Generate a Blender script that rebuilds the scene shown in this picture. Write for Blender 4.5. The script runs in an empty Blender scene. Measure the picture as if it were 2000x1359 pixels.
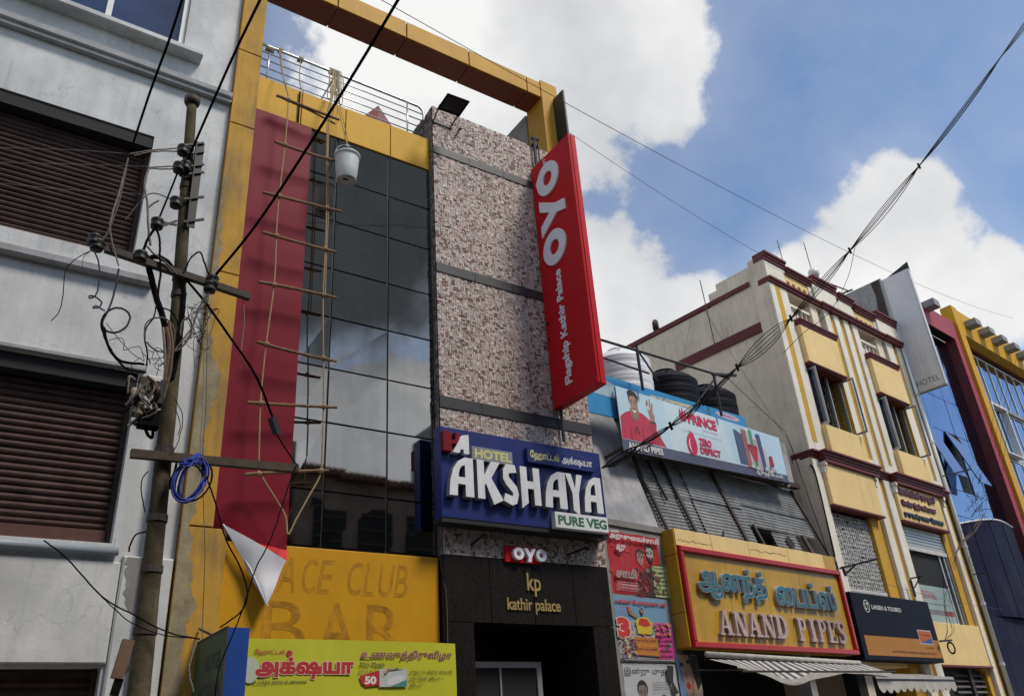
import bpy, math, random
import numpy as np
from mathutils import Vector, Matrix
from mathutils.geometry import delaunay_2d_cdt
random.seed(7)
SC = bpy.context.scene
COL = SC.collection

# ------------------------------------------------------------------ camera
F_ = Vector((0.516769, 0.72687687, 0.45232712))
R_ = Vector((0.83173853, -0.55146003, -0.06405353))
U_ = Vector((-0.2028813, -0.40931877, 0.88954895))
EYE = Vector((0, 0, 1.6))
cam = bpy.data.cameras.new('camera'); cam.sensor_width = 36; cam.lens = 28.638
cam.clip_end = 3000; cam.clip_start = .05
co = bpy.data.objects.new('camera', cam); COL.objects.link(co)
co.matrix_world = Matrix(((R_.x, U_.x, -F_.x, EYE.x), (R_.y, U_.y, -F_.y, EYE.y), (R_.z, U_.z, -F_.z, EYE.z), (0, 0, 0, 1)))
SC.camera = co
SC.view_settings.view_transform = 'Standard'; SC.view_settings.look = 'None'
SC.view_settings.gamma = 1; SC.view_settings.exposure = 0.70; SC.view_settings.use_curve_mapping = False
SC.cycles.max_bounces = 6; SC.cycles.use_denoising = True

# ------------------------------------------------------------------ sky and sun
def ray(px, py):
    return (F_*1591.0 + R_*(px-1000) - U_*(py-680)).normalized()
def at(px, py, Y):
    d = ray(px, py); return EYE + d*(Y/d.y)
W = bpy.data.worlds.new('World'); SC.world = W; W.use_nodes = True
nt = W.node_tree; N = nt.nodes; Lk = nt.links
for n in list(N): N.remove(n)
def nd(t, **k):
    n = N.new(t)
    for a, b in k.items(): setattr(n, a, b)
    return n
def mth(op, a, b=None, clamp=False):
    n = nd('ShaderNodeMath', operation=op); n.use_clamp = clamp
    for i, v in enumerate((a, b)):
        if v is None: continue
        if isinstance(v, (int, float)): n.inputs[i].default_value = v
        else: Lk.new(v, n.inputs[i])
    return n.outputs[0]
SUN_EL, SUN_AZ = math.radians(55), math.atan2(.42, -.72)   # azimuth from +Y clockwise
sky = nd('ShaderNodeTexSky', sky_type='NISHITA'); sky.sun_disc = False
sky.sun_elevation = SUN_EL; sky.sun_rotation = SUN_AZ
sky.air_density = 1.0; sky.dust_density = .25; sky.ozone_density = 3.0
tc = nd('ShaderNodeTexCoord')
nz = nd('ShaderNodeTexNoise'); nz.inputs['Scale'].default_value = 4.2; nz.inputs['Detail'].default_value = 11
nz.inputs['Roughness'].default_value = .60; nz.inputs['Distortion'].default_value = .25
Lk.new(tc.outputs['Generated'], nz.inputs['Vector'])
# cumulus banks: (direction, angular radius, weight)
banks = [((700, 140), .065), ((830, 70), .15), ((980, 40), .18), ((1120, 90), .17), ((1240, 90), .11), ((1290, 210), .065), ((1210, 170), .085), ((1310, 30), .055),
         ((1150, 510), .065), ((1230, 590), .085), ((1330, 640), .08), ((1150, 640), .12), ((1430, 650), .06),
         ((1745, 400), .060), ((1725, 500), .085), ((1625, 520), .055), ((1790, 370), .040), ((1925, 580), .06), ((1975, 545), .055), ((770, 210), .13),
         ((1560, 570), .07), ((1800, 590), .09), ((1000, 250), .085)]
dirs = [(ray(*p), r) for p, r in banks]
for p, r in (((620, 850), .10), ((700, 770), .06), ((740, 850), .09), ((820, 800), .06), ((600, 760), .05)):      # the cumulus mirrored low in the glass front
    d = ray(*p); dirs.append((Vector((d.x, -d.y, d.z)), r))
# and the rest of the sky carries the same scattered cumulus
rr = random.Random(11)
for i in range(26):
    az = rr.uniform(0, 2*math.pi); el = rr.uniform(.12, 1.2)
    d = Vector((math.cos(az)*math.cos(el), math.sin(az)*math.cos(el), math.sin(el)))
    if d.dot(F_) > .62 or (d-Vector((ray(720, 600).x, -ray(720, 600).y, ray(720, 600).z))).length < .5: continue
    dirs.append((d, rr.uniform(.14, .34)))
acc = None
for d, r in dirs:
    v = nd('ShaderNodeVectorMath', operation='DISTANCE'); Lk.new(tc.outputs['Generated'], v.inputs[0]); v.inputs[1].default_value = d
    m = mth('SUBTRACT', 1.0, mth('DIVIDE', v.outputs['Value'], r))
    m = mth('MAXIMUM', m, -.55)
    acc = m if acc is None else mth('MAXIMUM', acc, m)
nz2 = nd('ShaderNodeTexNoise'); nz2.inputs['Scale'].default_value = 11; nz2.inputs['Detail'].default_value = 8; nz2.inputs['Roughness'].default_value = .6
Lk.new(tc.outputs['Generated'], nz2.inputs['Vector'])
dens = mth('ADD', mth('ADD', acc, mth('MULTIPLY', mth('SUBTRACT', nz.outputs['Fac'], .5), 1.5)), mth('MULTIPLY', mth('SUBTRACT', nz2.outputs['Fac'], .5), 1.3))
mask = nd('ShaderNodeMapRange', interpolation_type='SMOOTHERSTEP'); Lk.new(dens, mask.inputs[0])
mask.inputs[1].default_value = -.10; mask.inputs[2].default_value = .34
wisp = nd('ShaderNodeMapRange'); Lk.new(dens, wisp.inputs[0]); wisp.inputs[1].default_value = -.9; wisp.inputs[2].default_value = .1
wisp.inputs[3].default_value = 0; wisp.inputs[4].default_value = .22
mk = mth('MAXIMUM', mask.outputs[0], wisp.outputs[0])
# cloud body: white, with grey undersides from slow noise
nz3 = nd('ShaderNodeTexNoise'); nz3.inputs['Scale'].default_value = 3.4; nz3.inputs['Detail'].default_value = 6
mp = nd('ShaderNodeMapping'); mp.inputs['Location'].default_value = (3.1, 1.7, 5.2); Lk.new(tc.outputs['Generated'], mp.inputs[0]); Lk.new(mp.outputs[0], nz3.inputs['Vector'])
cr = nd('ShaderNodeValToRGB'); Lk.new(nz3.outputs['Fac'], cr.inputs[0])
cr.color_ramp.elements[0].position = .34; cr.color_ramp.elements[0].color = (.37, .38, .40, 1)
cr.color_ramp.elements[1].position = .56; cr.color_ramp.elements[1].color = (.57, .568, .563, 1)
skc = nd('ShaderNodeVectorMath', operation='SCALE'); Lk.new(sky.outputs[0], skc.inputs[0]); skc.inputs[3].default_value = 0.099
# the heavy grey cloud overhead behind the camera, the one mirrored in the upper panes
gd = ray(720, 270); gd = Vector((gd.x, -gd.y, gd.z))
gv = nd('ShaderNodeVectorMath', operation='DISTANCE'); Lk.new(tc.outputs['Generated'], gv.inputs[0]); gv.inputs[1].default_value = gd
gm = nd('ShaderNodeMapRange', interpolation_type='SMOOTHSTEP'); Lk.new(mth('ADD', gv.outputs['Value'], mth('MULTIPLY', mth('SUBTRACT', nz.outputs['Fac'], .5), .35)), gm.inputs[0])
gm.inputs[1].default_value = .18; gm.inputs[2].default_value = .36; gm.inputs[3].default_value = 1; gm.inputs[4].default_value = 0
gx_ = nd('ShaderNodeMix', data_type='RGBA'); Lk.new(gm.outputs[0], gx_.inputs['Factor']); Lk.new(cr.outputs[0], gx_.inputs['A']); gx_.inputs['B'].default_value = (.062, .068, .074, 1)
mk = mth('MAXIMUM', mk, gm.outputs[0])
mx = nd('ShaderNodeMix', data_type='RGBA'); Lk.new(mk, mx.inputs['Factor']); Lk.new(skc.outputs[0], mx.inputs['A']); Lk.new(gx_.outputs['Result'], mx.inputs['B'])
bg = nd('ShaderNodeBackground'); Lk.new(mx.outputs['Result'], bg.inputs[0]); bg.inputs[1].default_value = 1.0
wo = nd('ShaderNodeOutputWorld'); Lk.new(bg.outputs[0], wo.inputs[0])

sl = bpy.data.lights.new('sun', 'SUN'); sl.energy = 1.95; sl.angle = math.radians(14); sl.color = (1, .92, .80)
so = bpy.data.objects.new('sun', sl); COL.objects.link(so)
sd = Vector((math.sin(SUN_AZ)*math.cos(SUN_EL), math.cos(SUN_AZ)*math.cos(SUN_EL), math.sin(SUN_EL)))
so.rotation_euler = (-sd).to_track_quat('-Z', 'Y').to_euler()

# ------------------------------------------------------------------ materials
MATS = {}
def mat(name, rgb, rough=.75, var=.12, nscale=3.0, streak=0.0, dirt=(.12, .11, .10), bump=0.0, bscale=40, metal=0.0, ior=1.45, attr=False, spots=0.0, sscale=22, spec=.5, patch=0, drip=0):
    if name in MATS: return MATS[name]
    m = bpy.data.materials.new(name); m.use_nodes = True; t = m.node_tree; n = t.nodes; l = t.links
    b = n['Principled BSDF']; b.inputs['Roughness'].default_value = rough; b.inputs['Metallic'].default_value = metal; b.inputs['IOR'].default_value = ior; b.inputs['Specular IOR Level'].default_value = spec
    g = n.new('ShaderNodeNewGeometry')
    if attr:
        a = n.new('ShaderNodeAttribute'); a.attribute_name = 'Col'; src = a.outputs['Color']
    else:
        c = n.new('ShaderNodeRGB'); c.outputs[0].default_value = (*rgb, 1); src = c.outputs[0]
    def noise(sc, det, vec=None, rg=.6):
        q = n.new('ShaderNodeTexNoise'); q.inputs['Scale'].default_value = sc; q.inputs['Detail'].default_value = det; q.inputs['Roughness'].default_value = rg
        l.new(vec if vec else g.outputs['Position'], q.inputs['Vector']); return q.outputs['Fac']
    if var:
        r = n.new('ShaderNodeMapRange'); l.new(noise(nscale, 7), r.inputs[0]); r.inputs[1].default_value = .3; r.inputs[2].default_value = .7
        r.inputs[3].default_value = 1-var; r.inputs[4].default_value = 1+var*.6
        s = n.new('ShaderNodeVectorMath'); s.operation = 'SCALE'; l.new(src, s.inputs[0]); l.new(r.outputs[0], s.inputs[3]); src = s.outputs[0]
    if streak:
        mp = n.new('ShaderNodeMapping'); mp.inputs['Scale'].default_value = (5, 5, .45); l.new(g.outputs['Position'], mp.inputs[0])
        a1 = noise(1.6, 8, mp.outputs[0], .68); a2 = noise(.9, 5)
        mu = n.new('ShaderNodeMath'); mu.operation = 'MULTIPLY'; l.new(a1, mu.inputs[0]); l.new(a2, mu.inputs[1])
        r = n.new('ShaderNodeMapRange'); l.new(mu.outputs[0], r.inputs[0]); r.inputs[1].default_value = .20; r.inputs[2].default_value = .42; r.inputs[3].default_value = 0; r.inputs[4].default_value = streak
        x = n.new('ShaderNodeMix'); x.data_type = 'RGBA'; l.new(r.outputs[0], x.inputs['Factor']); l.new(src, x.inputs['A']); x.inputs['B'].default_value = (*dirt, 1); src = x.outputs['Result']
    if drip:
        mp2 = n.new('ShaderNodeMapping'); mp2.inputs['Scale'].default_value = (13, 13, .32); l.new(g.outputs['Position'], mp2.inputs[0])
        m3 = n.new('ShaderNodeMath'); m3.operation = 'MULTIPLY'; l.new(noise(1.0, 6, mp2.outputs[0], .62), m3.inputs[0]); l.new(noise(.6, 4), m3.inputs[1])
        r = n.new('ShaderNodeMapRange'); l.new(m3.outputs[0], r.inputs[0]); r.inputs[1].default_value = .30; r.inputs[2].default_value = .36; r.inputs[3].default_value = 0; r.inputs[4].default_value = drip
        x = n.new('ShaderNodeMix'); x.data_type = 'RGBA'; l.new(r.outputs[0], x.inputs['Factor']); l.new(src, x.inputs['A']); x.inputs['B'].default_value = (*dirt, 1); src = x.outputs['Result']
    if patch:
        r = n.new('ShaderNodeMapRange'); l.new(noise(.55, 3, None, .45), r.inputs[0]); r.inputs[1].default_value = .50; r.inputs[2].default_value = .515; r.inputs[3].default_value = 1; r.inputs[4].default_value = 1-patch
        s = n.new('ShaderNodeVectorMath'); s.operation = 'SCALE'; l.new(src, s.inputs[0]); l.new(r.outputs[0], s.inputs[3]); src = s.outputs[0]
        vq = n.new('ShaderNodeTexVoronoi'); vq.feature = 'DISTANCE_TO_EDGE'; vq.inputs['Scale'].default_value = .55
        wz = n.new('ShaderNodeVectorMath'); wz.operation = 'ADD'; nn_ = n.new('ShaderNodeTexNoise'); nn_.inputs['Scale'].default_value = 2.5; nn_.inputs['Detail'].default_value = 6; l.new(g.outputs['Position'], nn_.inputs['Vector']); l.new(g.outputs['Position'], wz.inputs[0]); l.new(nn_.outputs['Color'], wz.inputs[1]); l.new(wz.outputs[0], vq.inputs['Vector'])
        r = n.new('ShaderNodeMapRange'); l.new(vq.outputs['Distance'], r.inputs[0]); r.inputs[1].default_value = 0; r.inputs[2].default_value = .006; r.inputs[3].default_value = .78; r.inputs[4].default_value = 1
        s = n.new('ShaderNodeVectorMath'); s.operation = 'SCALE'; l.new(src, s.inputs[0]); l.new(r.outputs[0], s.inputs[3]); src = s.outputs[0]
    if spots:
        r = n.new('ShaderNodeMapRange'); l.new(noise(sscale, 5, None, .75), r.inputs[0]); r.inputs[1].default_value = .62; r.inputs[2].default_value = .72; r.inputs[3].default_value = 0; r.inputs[4].default_value = spots
        x = n.new('ShaderNodeMix'); x.data_type = 'RGBA'; l.new(r.outputs[0], x.inputs['Factor']); l.new(src, x.inputs['A']); x.inputs['B'].default_value = (*dirt, 1); src = x.outputs['Result']
    l.new(src, b.inputs['Base Color'])
    if bump:
        bp = n.new('ShaderNodeBump'); bp.inputs['Strength'].default_value = bump; bp.inputs['Distance'].default_value = .01
        l.new(noise(bscale, 6), bp.inputs['Height']); l.new(bp.outputs[0], b.inputs['Normal'])
    MATS[name] = m; return m
mat('white_wall', (.57, .58, .58), .85, .22, 1.3, .5, (.32, .34, .35), .35, 18, patch=.07, drip=.32)
mat('grey_ledge', (.33, .34, .35), .85, .2, 3, .4)
mat('shutter', (.068, .043, .038), .8, .3, 6, .25, (.16, .12, .11), .2, 30, spots=.3, spec=.15)
mat('shutter_base', (.085, .03, .024), .6, .25, 6, .3, (.03, .02, .02))
mat('dark', (.012, .012, .013), .8, .2)
mat('black_metal', (.014, .014, .016), .5, .2)
mat('cream_frame', (.62, .64, .62), .5, .08)
mat('yellow_panel', (.60, .33, .02), .6, .08, 2, .22, (.33, .17, .03), 0, spec=.25)
mat('beam_panel', (.52, .28, .03), .6, .1, 2, .25, (.2, .09, .03), spec=.25)
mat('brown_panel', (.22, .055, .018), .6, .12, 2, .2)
mat('yellow_paint', (.50, .28, .045), .75, .15, 3, .8, (.17, .13, .08), .3, 14, spots=.55, sscale=14, spec=.2)
mat('cement_patch', (.30, .25, .15), .9, .35, 5, .8, (.14, .12, .08), .4, 20, spots=.5, sscale=12)
mat('club_board', (.58, .29, .012), .35, .10, 2, .12, (.3, .12, .01))
mat('ghost_letter', (.45, .215, .014), .4, .45, 7)
mat('red_flex', (.19, .013, .026), .5, .06, 2, .15, (.12, .01, .02), spec=.12)
mat('red_flex_back', (.62, .62, .66), .5, .08)
mat('red_bright', (.62, .01, .015), .4, .1)
mat('facade_glass', (.39, .395, .40), .03, .14, 1.6, .22, (.16, .165, .16), metal=1.0)
mat('facade_gap', (.006, .006, .007), .6, 0)
mat('stone', (.97, .93, .9), .75, .16, 25, .25, (.16, .13, .12), attr=True, bump=.15, bscale=60, drip=.25)
mat('grout', (.10, .085, .075), .9, .2)
mat('granite_band', (.03, .032, .037), .5, .2, 8)
mat('granite', (.017, .014, .013), .22, .5, 22, .2, (.05, .045, .04), .1, 30)
mat('stainless', (.55, .55, .56), .3, .1, metal=.9)
mat('print', (1, 1, 1), .65, .07, 5, .12, (.3, .3, .3), attr=True)
mat('navy_board', (.014, .026, .16), .35, .2, 3, .5, (.04, .045, .08))
mat('white_letter', (.74, .75, .78), .5, .10, 6, .35, (.35, .34, .32))
mat('letter_edge', (.22, .23, .26), .6, .1)
mat('gold_letter', (.38, .27, .11), .5, .25, 9)
mat('oyo_red', (.50, .008, .016), .45, .05, 2, .05, spec=.2)
mat('oyo_white', (.74, .74, .82), .45, .05)
mat('rope', (.36, .25, .13), .9, .3, 40)
mat('jute', (.38, .32, .22), .9, .3, 40)
mat('bamboo', (.20, .11, .055), .8, .4, 9, 0, bump=.3)
mat('bucket', (.56, .58, .57), .45, .08, 6, .1, (.3, .25, .18))
mat('concrete', (.26, .25, .24), .9, .22, 3, .5, (.1, .1, .09), .4, 20)
mat('pale_plaster', (.38, .38, .40), .9, .3, 2.5, .65, (.16, .16, .16), .4, 20)
mat('corrugated', (.27, .28, .29), .6, .3, 5, .5, (.06, .06, .06), .1, metal=.2)
mat('rust_metal', (.05, .035, .03), .75, .4, 10, .3)
mat('flex_blue', (.03, .25, .52), .45, .08)
mat('tank_white', (.74, .76, .80), .45, .1, 3, .25, (.35, .34, .33))
mat('tank_black', (.006, .007, .012), .6, .2, spec=.12)
mat('cream_wall', (.90, .77, .60), .88, .10, 1.5, .35, (.30, .26, .20), .25, 16, patch=.05, drip=.3)
mat('maroon', (.15, .022, .025), .6, .15, 5, .2)
mat('yellow_light', (.84, .62, .28), .8, .07, 2, .18, (.50, .34, .14), drip=.22)
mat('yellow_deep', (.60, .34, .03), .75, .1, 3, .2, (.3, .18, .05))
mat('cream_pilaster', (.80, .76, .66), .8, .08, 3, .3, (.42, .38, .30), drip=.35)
mat('sign_grey', (.66, .67, .70), .55, .06, 1.5, .2, (.4, .4, .4), drip=.35)
mat('concrete_grey', (.30, .31, .32), .9, .2, 2, .45, (.12, .12, .12), drip=.5)
mat('blue_glass', (.20, .28, .44), .04, .08, .6, 0, metal=1.0)
mat('cladding_red', (.34, .05, .065), .6, .08)
mat('navy_wall', (.010, .012, .042), .75, .2, 2, .2, spec=.12)
mat('anand_yellow', (.52, .30, .018), .4, .14, 3, .4, (.24, .13, .03), spots=.25)
mat('anand_red', (.42, .012, .018), .35, .1)
mat('teal_letter', (.02, .15, .21), .5, .5, 14, .5, (.10, .16, .17), spots=.4)
mat('pink_letter', (.52, .40, .38), .6, .3, 9, .6, (.2, .12, .1), spots=.4)
mat('sign_black', (.006, .007, .018), .6, .2, spec=.15)
mat('pole_paint', (.10, .083, .052), .9, .5, 7, .9, (.022, .015, .011), .6, 25, spots=.95, sscale=7, spec=.2)
mat('cable', (.006, .006, .007), .85, .1, spec=.08)
mat('cable_pale', (.22, .20, .175), .7, .3)
mat('cable_grey', (.10, .09, .085), .7, .3)
mat('cable_blue', (.02, .04, .30), .5, .2)
mat('cable_navy', (.025, .028, .06), .5, .2)
mat('cable_brown', (.16, .09, .06), .7, .3)
mat('canvas', (.48, .46, .43), .85, .15, 6, .4, (.2, .18, .16))
mat('canvas_stripe', (.06, .06, .085), .85, .2)
mat('pvc', (.26, .30, .34), .5, .15)
mat('asphalt', (.05, .05, .052), .9, .25, 8, 0, bump=.4)
mat('paving', (.30, .28, .25), .9, .2, 6)
mat('earth', (.16, .13, .10), .95, .25, .2)
mat('window_pane', (.10, .12, .18), .05, .2, 1, 0, metal=.85)
mat('skin', (.10, .055, .035), .6, .1)
mat('cloth_dark', (.03, .02, .02), .9, .2)
mat('hair', (.008, .007, .006), .6, .1)
mat('lattice', (.58, .58, .56), .7, .15)
mat('roof_tile', (.12, .05, .035), .8, .3)
mat('opp_wall', (.22, .17, .13), .85, .25, 1.5, .5)
mat('wood', (.07, .05, .035), .8, .4, 10)
mat('lamp_glass', (.7, .7, .66), .2, .05)
mat('aluminium', (.40, .41, .40), .4, .1, metal=.5)

# ------------------------------------------------------------------ mesh helpers
class MB:
    def __init__(s): s.v = []; s.f = []; s.c = []
    def add(s, vs, fs, col=None):
        o = len(s.v); s.v += [tuple(p) for p in vs]; s.f += [tuple(i+o for i in f) for f in fs]; s.c += [col]*len(fs); return s
    def box(s, x0, x1, y0, y1, z0, z1, col=None):
        if x0 > x1: x0, x1 = x1, x0
        if y0 > y1: y0, y1 = y1, y0
        if z0 > z1: z0, z1 = z1, z0
        vs = [(x, y, z) for z in (z0, z1) for y in (y0, y1) for x in (x0, x1)]
        return s.add(vs, [(0, 2, 3, 1), (4, 5, 7, 6), (0, 1, 5, 4), (2, 6, 7, 3), (0, 4, 6, 2), (1, 3, 7, 5)], col)
    def bbox(s, x0, x1, y0, y1, z0, z1, b=.01, col=None):   # box whose four long front edges are chamfered
        y0, y1 = min(y0, y1), max(y0, y1)
        vs = [(x0, y1, z0), (x1, y1, z0), (x1, y1, z1), (x0, y1, z1), (x0, y0+b, z0), (x1, y0+b, z0), (x1, y0+b, z1), (x0, y0+b, z1),
              (x0+b, y0, z0+b), (x1-b, y0, z0+b), (x1-b, y0, z1-b), (x0+b, y0, z1-b)]
        return s.add(vs, [(0, 3, 2, 1), (0, 1, 5, 4), (1, 2, 6, 5), (2, 3, 7, 6), (3, 0, 4, 7), (4, 5, 9, 8), (5, 6, 10, 9), (6, 7, 11, 10), (7, 4, 8, 11), (8, 9, 10, 11)], col)
    def hexa(s, p, col=None):     # 8 corners: bottom ring then top ring
        return s.add(p, [(3, 2, 1, 0), (4, 5, 6, 7), (0, 1, 5, 4), (1, 2, 6, 5), (2, 3, 7, 6), (3, 0, 4, 7)], col)
    def bar(s, a, b, w, h=None, up=(0, 0, 1)):
        a = Vector(a); b = Vector(b); h = h or w; d = (b-a).normalized(); up = Vector(up)
        if abs(d.dot(up)) > .95: up = Vector((0, 1, 0))
        x = d.cross(up).normalized()*w/2; y = x.cross(d).normalized()*h/2
        return s.hexa([a-x-y, a+x-y, a+x+y, a-x+y, b-x-y, b+x-y, b+x+y, b-x+y])
    def tube(s, pts, r, n=6, r2=None, cap=True):
        pts = [Vector(p) for p in pts]; k = len(pts); o = len(s.v); nrm = None
        for i, p in enumerate(pts):
            t = (pts[min(i+1, k-1)]-pts[max(i-1, 0)])
            t = t.normalized() if t.length > 1e-9 else Vector((0, 0, 1))
            if nrm is None:
                a = Vector((0, 0, 1)) if abs(t.z) < .9 else Vector((1, 0, 0)); nrm = t.cross(a).normalized()
            else:
                nrm = (nrm - t*nrm.dot(t))
                nrm = nrm.normalized() if nrm.length > 1e-6 else t.orthogonal().normalized()
            bn = t.cross(nrm); rr_ = r if r2 is None else r+(r2-r)*i/(k-1)
            if isinstance(r, (list, tuple)): rr_ = r[i]
            for j in range(n):
                a = 2*math.pi*j/n; s.v.append(tuple(p+(nrm*math.cos(a)+bn*math.sin(a))*rr_))
        for i in range(k-1):
            for j in range(n):
                s.f.append((o+i*n+j, o+i*n+(j+1) % n, o+(i+1)*n+(j+1) % n, o+(i+1)*n+j)); s.c.append(None)
        if cap:
            s.f.append(tuple(o+j for j in reversed(range(n)))); s.f.append(tuple(o+(k-1)*n+j for j in range(n))); s.c += [None, None]
        return s
    def lathe(s, prof, cx, cy, n=20, cap=True):   # prof: (r, z) list
        o = len(s.v)
        for r, z in prof:
            for j in range(n):
                a = 2*math.pi*j/n; s.v.append((cx+r*math.cos(a), cy+r*math.sin(a), z))
        for i in range(len(prof)-1):
            for j in range(n):
                s.f.append((o+i*n+j, o+i*n+(j+1) % n, o+(i+1)*n+(j+1) % n, o+(i+1)*n+j)); s.c.append(None)
        if cap:
            s.f.append(tuple(o+j for j in reversed(range(n)))); s.f.append(tuple(o+(len(prof)-1)*n+j for j in range(n))); s.c += [None, None]
        return s

def spline(pts, k=6):     # Catmull-Rom through the points
    P = [Vector(p) for p in pts]
    if len(P) < 3: return P
    P = [P[0]*2-P[1]]+P+[P[-1]*2-P[-2]]; out = []
    for i in range(1, len(P)-2):
        for j in range(k):
            t = j/k; a, b, c, d = P[i-1], P[i], P[i+1], P[i+2]
            out.append(.5*((2*b)+(c-a)*t+(2*a-5*b+4*c-d)*t*t+(3*b-a-3*c+d)*t**3))
    out.append(P[-2]); return out

def mesh_of(name, mb, m, org=(0, 0, 0), smooth=False):
    me = bpy.data.meshes.new(name); ox, oy, oz = org
    me.from_pydata([(x-ox, y-oy, z-oz) for x, y, z in mb.v], [], mb.f)
    if isinstance(m, str): m = MATS[m]
    me.materials.append(m)
    if any(c is not None for c in mb.c):
        a = me.color_attributes.new('Col', 'FLOAT_COLOR', 'CORNER')
        buf = []
        for f, c in zip(mb.f, mb.c):
            c = c or (.5, .5, .5); buf += [c[0], c[1], c[2], 1]*len(f)
        a.data.foreach_set('color', buf)
    if smooth: me.polygons.foreach_set('use_smooth', [True]*len(me.polygons))
    me.update(); return me

class Frame:
    def __init__(s, o, a): s.o = Vector(o); s.a = a; s.m = Matrix.Rotation(a, 4, 'Z')
    def w(s, p): return s.o + s.m @ Vector(p)
FA = Frame((0, 0, 0), 0); FB = Frame((8.9, 10, 0), 0.1125861)
def props(o, label, cat, group=None, kind=None):
    if label: o['label'] = label
    if cat: o['category'] = cat
    if group: o['group'] = group
    if kind: o['kind'] = kind
class Thing:
    def __init__(s, name, label, cat, org, fr=FA, group=None):
        s.org = org; s.fr = fr
        o = bpy.data.objects.new(name, None); COL.objects.link(o); o.empty_display_size = .2
        o.location = fr.w(org); o.rotation_euler = (0, 0, fr.a); s.root = o; props(o, label, cat, group)
    def part(s, name, mb, m, parent=None, label=None, kind=None, smooth=False):
        o = bpy.data.objects.new(name, mesh_of(name, mb, m, s.org, smooth)); COL.objects.link(o)
        o.parent = parent or s.root
        if label: o['label'] = label
        if kind: o['kind'] = kind
        return o
    def piece(s, name, me, loc, parent=None, rot=None):     # shares mesh data; loc in frame coordinates
        o = bpy.data.objects.new(name, me); COL.objects.link(o); o.parent = parent or s.root
        o.location = (loc[0]-s.org[0], loc[1]-s.org[1], loc[2]-s.org[2])
        if rot: o.rotation_euler = rot
        return o
def single(name, label, cat, mb, m, org=None, fr=FA, group=None, kind=None, smooth=False):
    if org is None:
        xs = [p[0] for p in mb.v]; ys = [p[1] for p in mb.v]; zs = [p[2] for p in mb.v]
        org = ((min(xs)+max(xs))/2, (min(ys)+max(ys))/2, min(zs))
    o = bpy.data.objects.new(name, mesh_of(name, mb, m, org, smooth)); COL.objects.link(o)
    o.location = fr.w(org); o.rotation_euler = (0, 0, fr.a); props(o, label, cat, group, kind); return o
def structure(name, mb, m, fr=FA): return single(name, None, None, mb, m, (0, 0, 0), fr, kind='structure')

# ------------------------------------------------------------------ lettering
_tc = {}
def outline(txt):
    c = bpy.data.curves.new('t', 'FONT'); c.body = txt; c.size = 1; c.fill_mode = 'NONE'; c.resolution_u = 3
    o = bpy.data.objects.new('t', c); COL.objects.link(o)
    dg = bpy.context.evaluated_depsgraph_get(); me = o.evaluated_get(dg).to_mesh()
    V = [(v.co.x, v.co.y) for v in me.vertices]; nx = {}
    for e in me.edges: nx.setdefault(e.vertices[0], []).append(e.vertices[1]); nx.setdefault(e.vertices[1], []).append(e.vertices[0])
    seen = set(); loops = []
    for st in range(len(V)):
        if st in seen or st not in nx: continue
        lp = [st]; seen.add(st); cur = min(nx[st])
        if len(nx[st]) > 1:                         # keep the spline's own direction
            cur = st+1 if st+1 in nx[st] else nx[st][0]
        while cur not in seen:
            seen.add(cur); lp.append(cur)
            q = [k for k in nx[cur] if k not in seen]
            if not q: break
            cur = q[0]
        if len(lp) > 2: loops.append([V[k] for k in lp])
    o.evaluated_get(dg).to_mesh_clear(); bpy.data.objects.remove(o); bpy.data.curves.remove(c)
    return loops
def area(l): return sum(l[i][0]*l[(i+1) % len(l)][1]-l[(i+1) % len(l)][0]*l[i][1] for i in range(len(l)))/2
def fatten(l, d):           # moves a contour outwards along its own winding
    n = len(l); out = []
    for i in range(n):
        a, b, c = Vector(l[i-1]), Vector(l[i]), Vector(l[(i+1) % n])
        u = (b-a); w = (c-b)
        if u.length < 1e-9 or w.length < 1e-9: out.append(tuple(b)); continue
        u.normalize(); w.normalize(); nn = Vector((-(u.y+w.y), u.x+w.x))
        k = max(.5, 1+u.dot(w)); out.append(tuple(b+nn*d/k))
    return out
def fill(loops):            # nonzero-winding fill of any set of closed contours
    V = []; E = []
    for l in loops:
        o = len(V); V += [Vector(p) for p in l]; E += [(o+i, o+(i+1) % len(l)) for i in range(len(l))]
    v, e, f, *_ = delaunay_2d_cdt(V, E, [], 0, 1e-6)
    P = np.array([(p[0], p[1]) for p in v]); T = np.array([t for t in f if len(t) == 3])
    if not len(T): return [], [], []
    C = P[T].mean(1); wn = np.zeros(len(C))
    for l in loops:
        A = np.array(l); Bq = np.roll(A, -1, 0)
        for (ax, ay), (bx, by) in zip(A, Bq):
            cr_ = (bx-ax)*(C[:, 1]-ay)-(C[:, 0]-ax)*(by-ay)
            wn += ((ay <= C[:, 1]) & (by > C[:, 1]) & (cr_ > 0)).astype(int)-((ay > C[:, 1]) & (by <= C[:, 1]) & (cr_ < 0)).astype(int)
    T = [tuple(t) for t, k in zip(T.tolist(), wn) if k != 0]
    T = [t if ((P[t[1]]-P[t[0]])[0]*(P[t[2]]-P[t[0]])[1]-(P[t[1]]-P[t[0]])[1]*(P[t[2]]-P[t[0]])[0]) > 0 else (t[0], t[2], t[1]) for t in T]
    ed = {}
    for t in T:
        for a, b in ((t[0], t[1]), (t[1], t[2]), (t[2], t[0])): ed[(a, b)] = 1
    bd = [(a, b) for a, b in ed if (b, a) not in ed]
    return [tuple(p) for p in P.tolist()], T, bd
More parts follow.
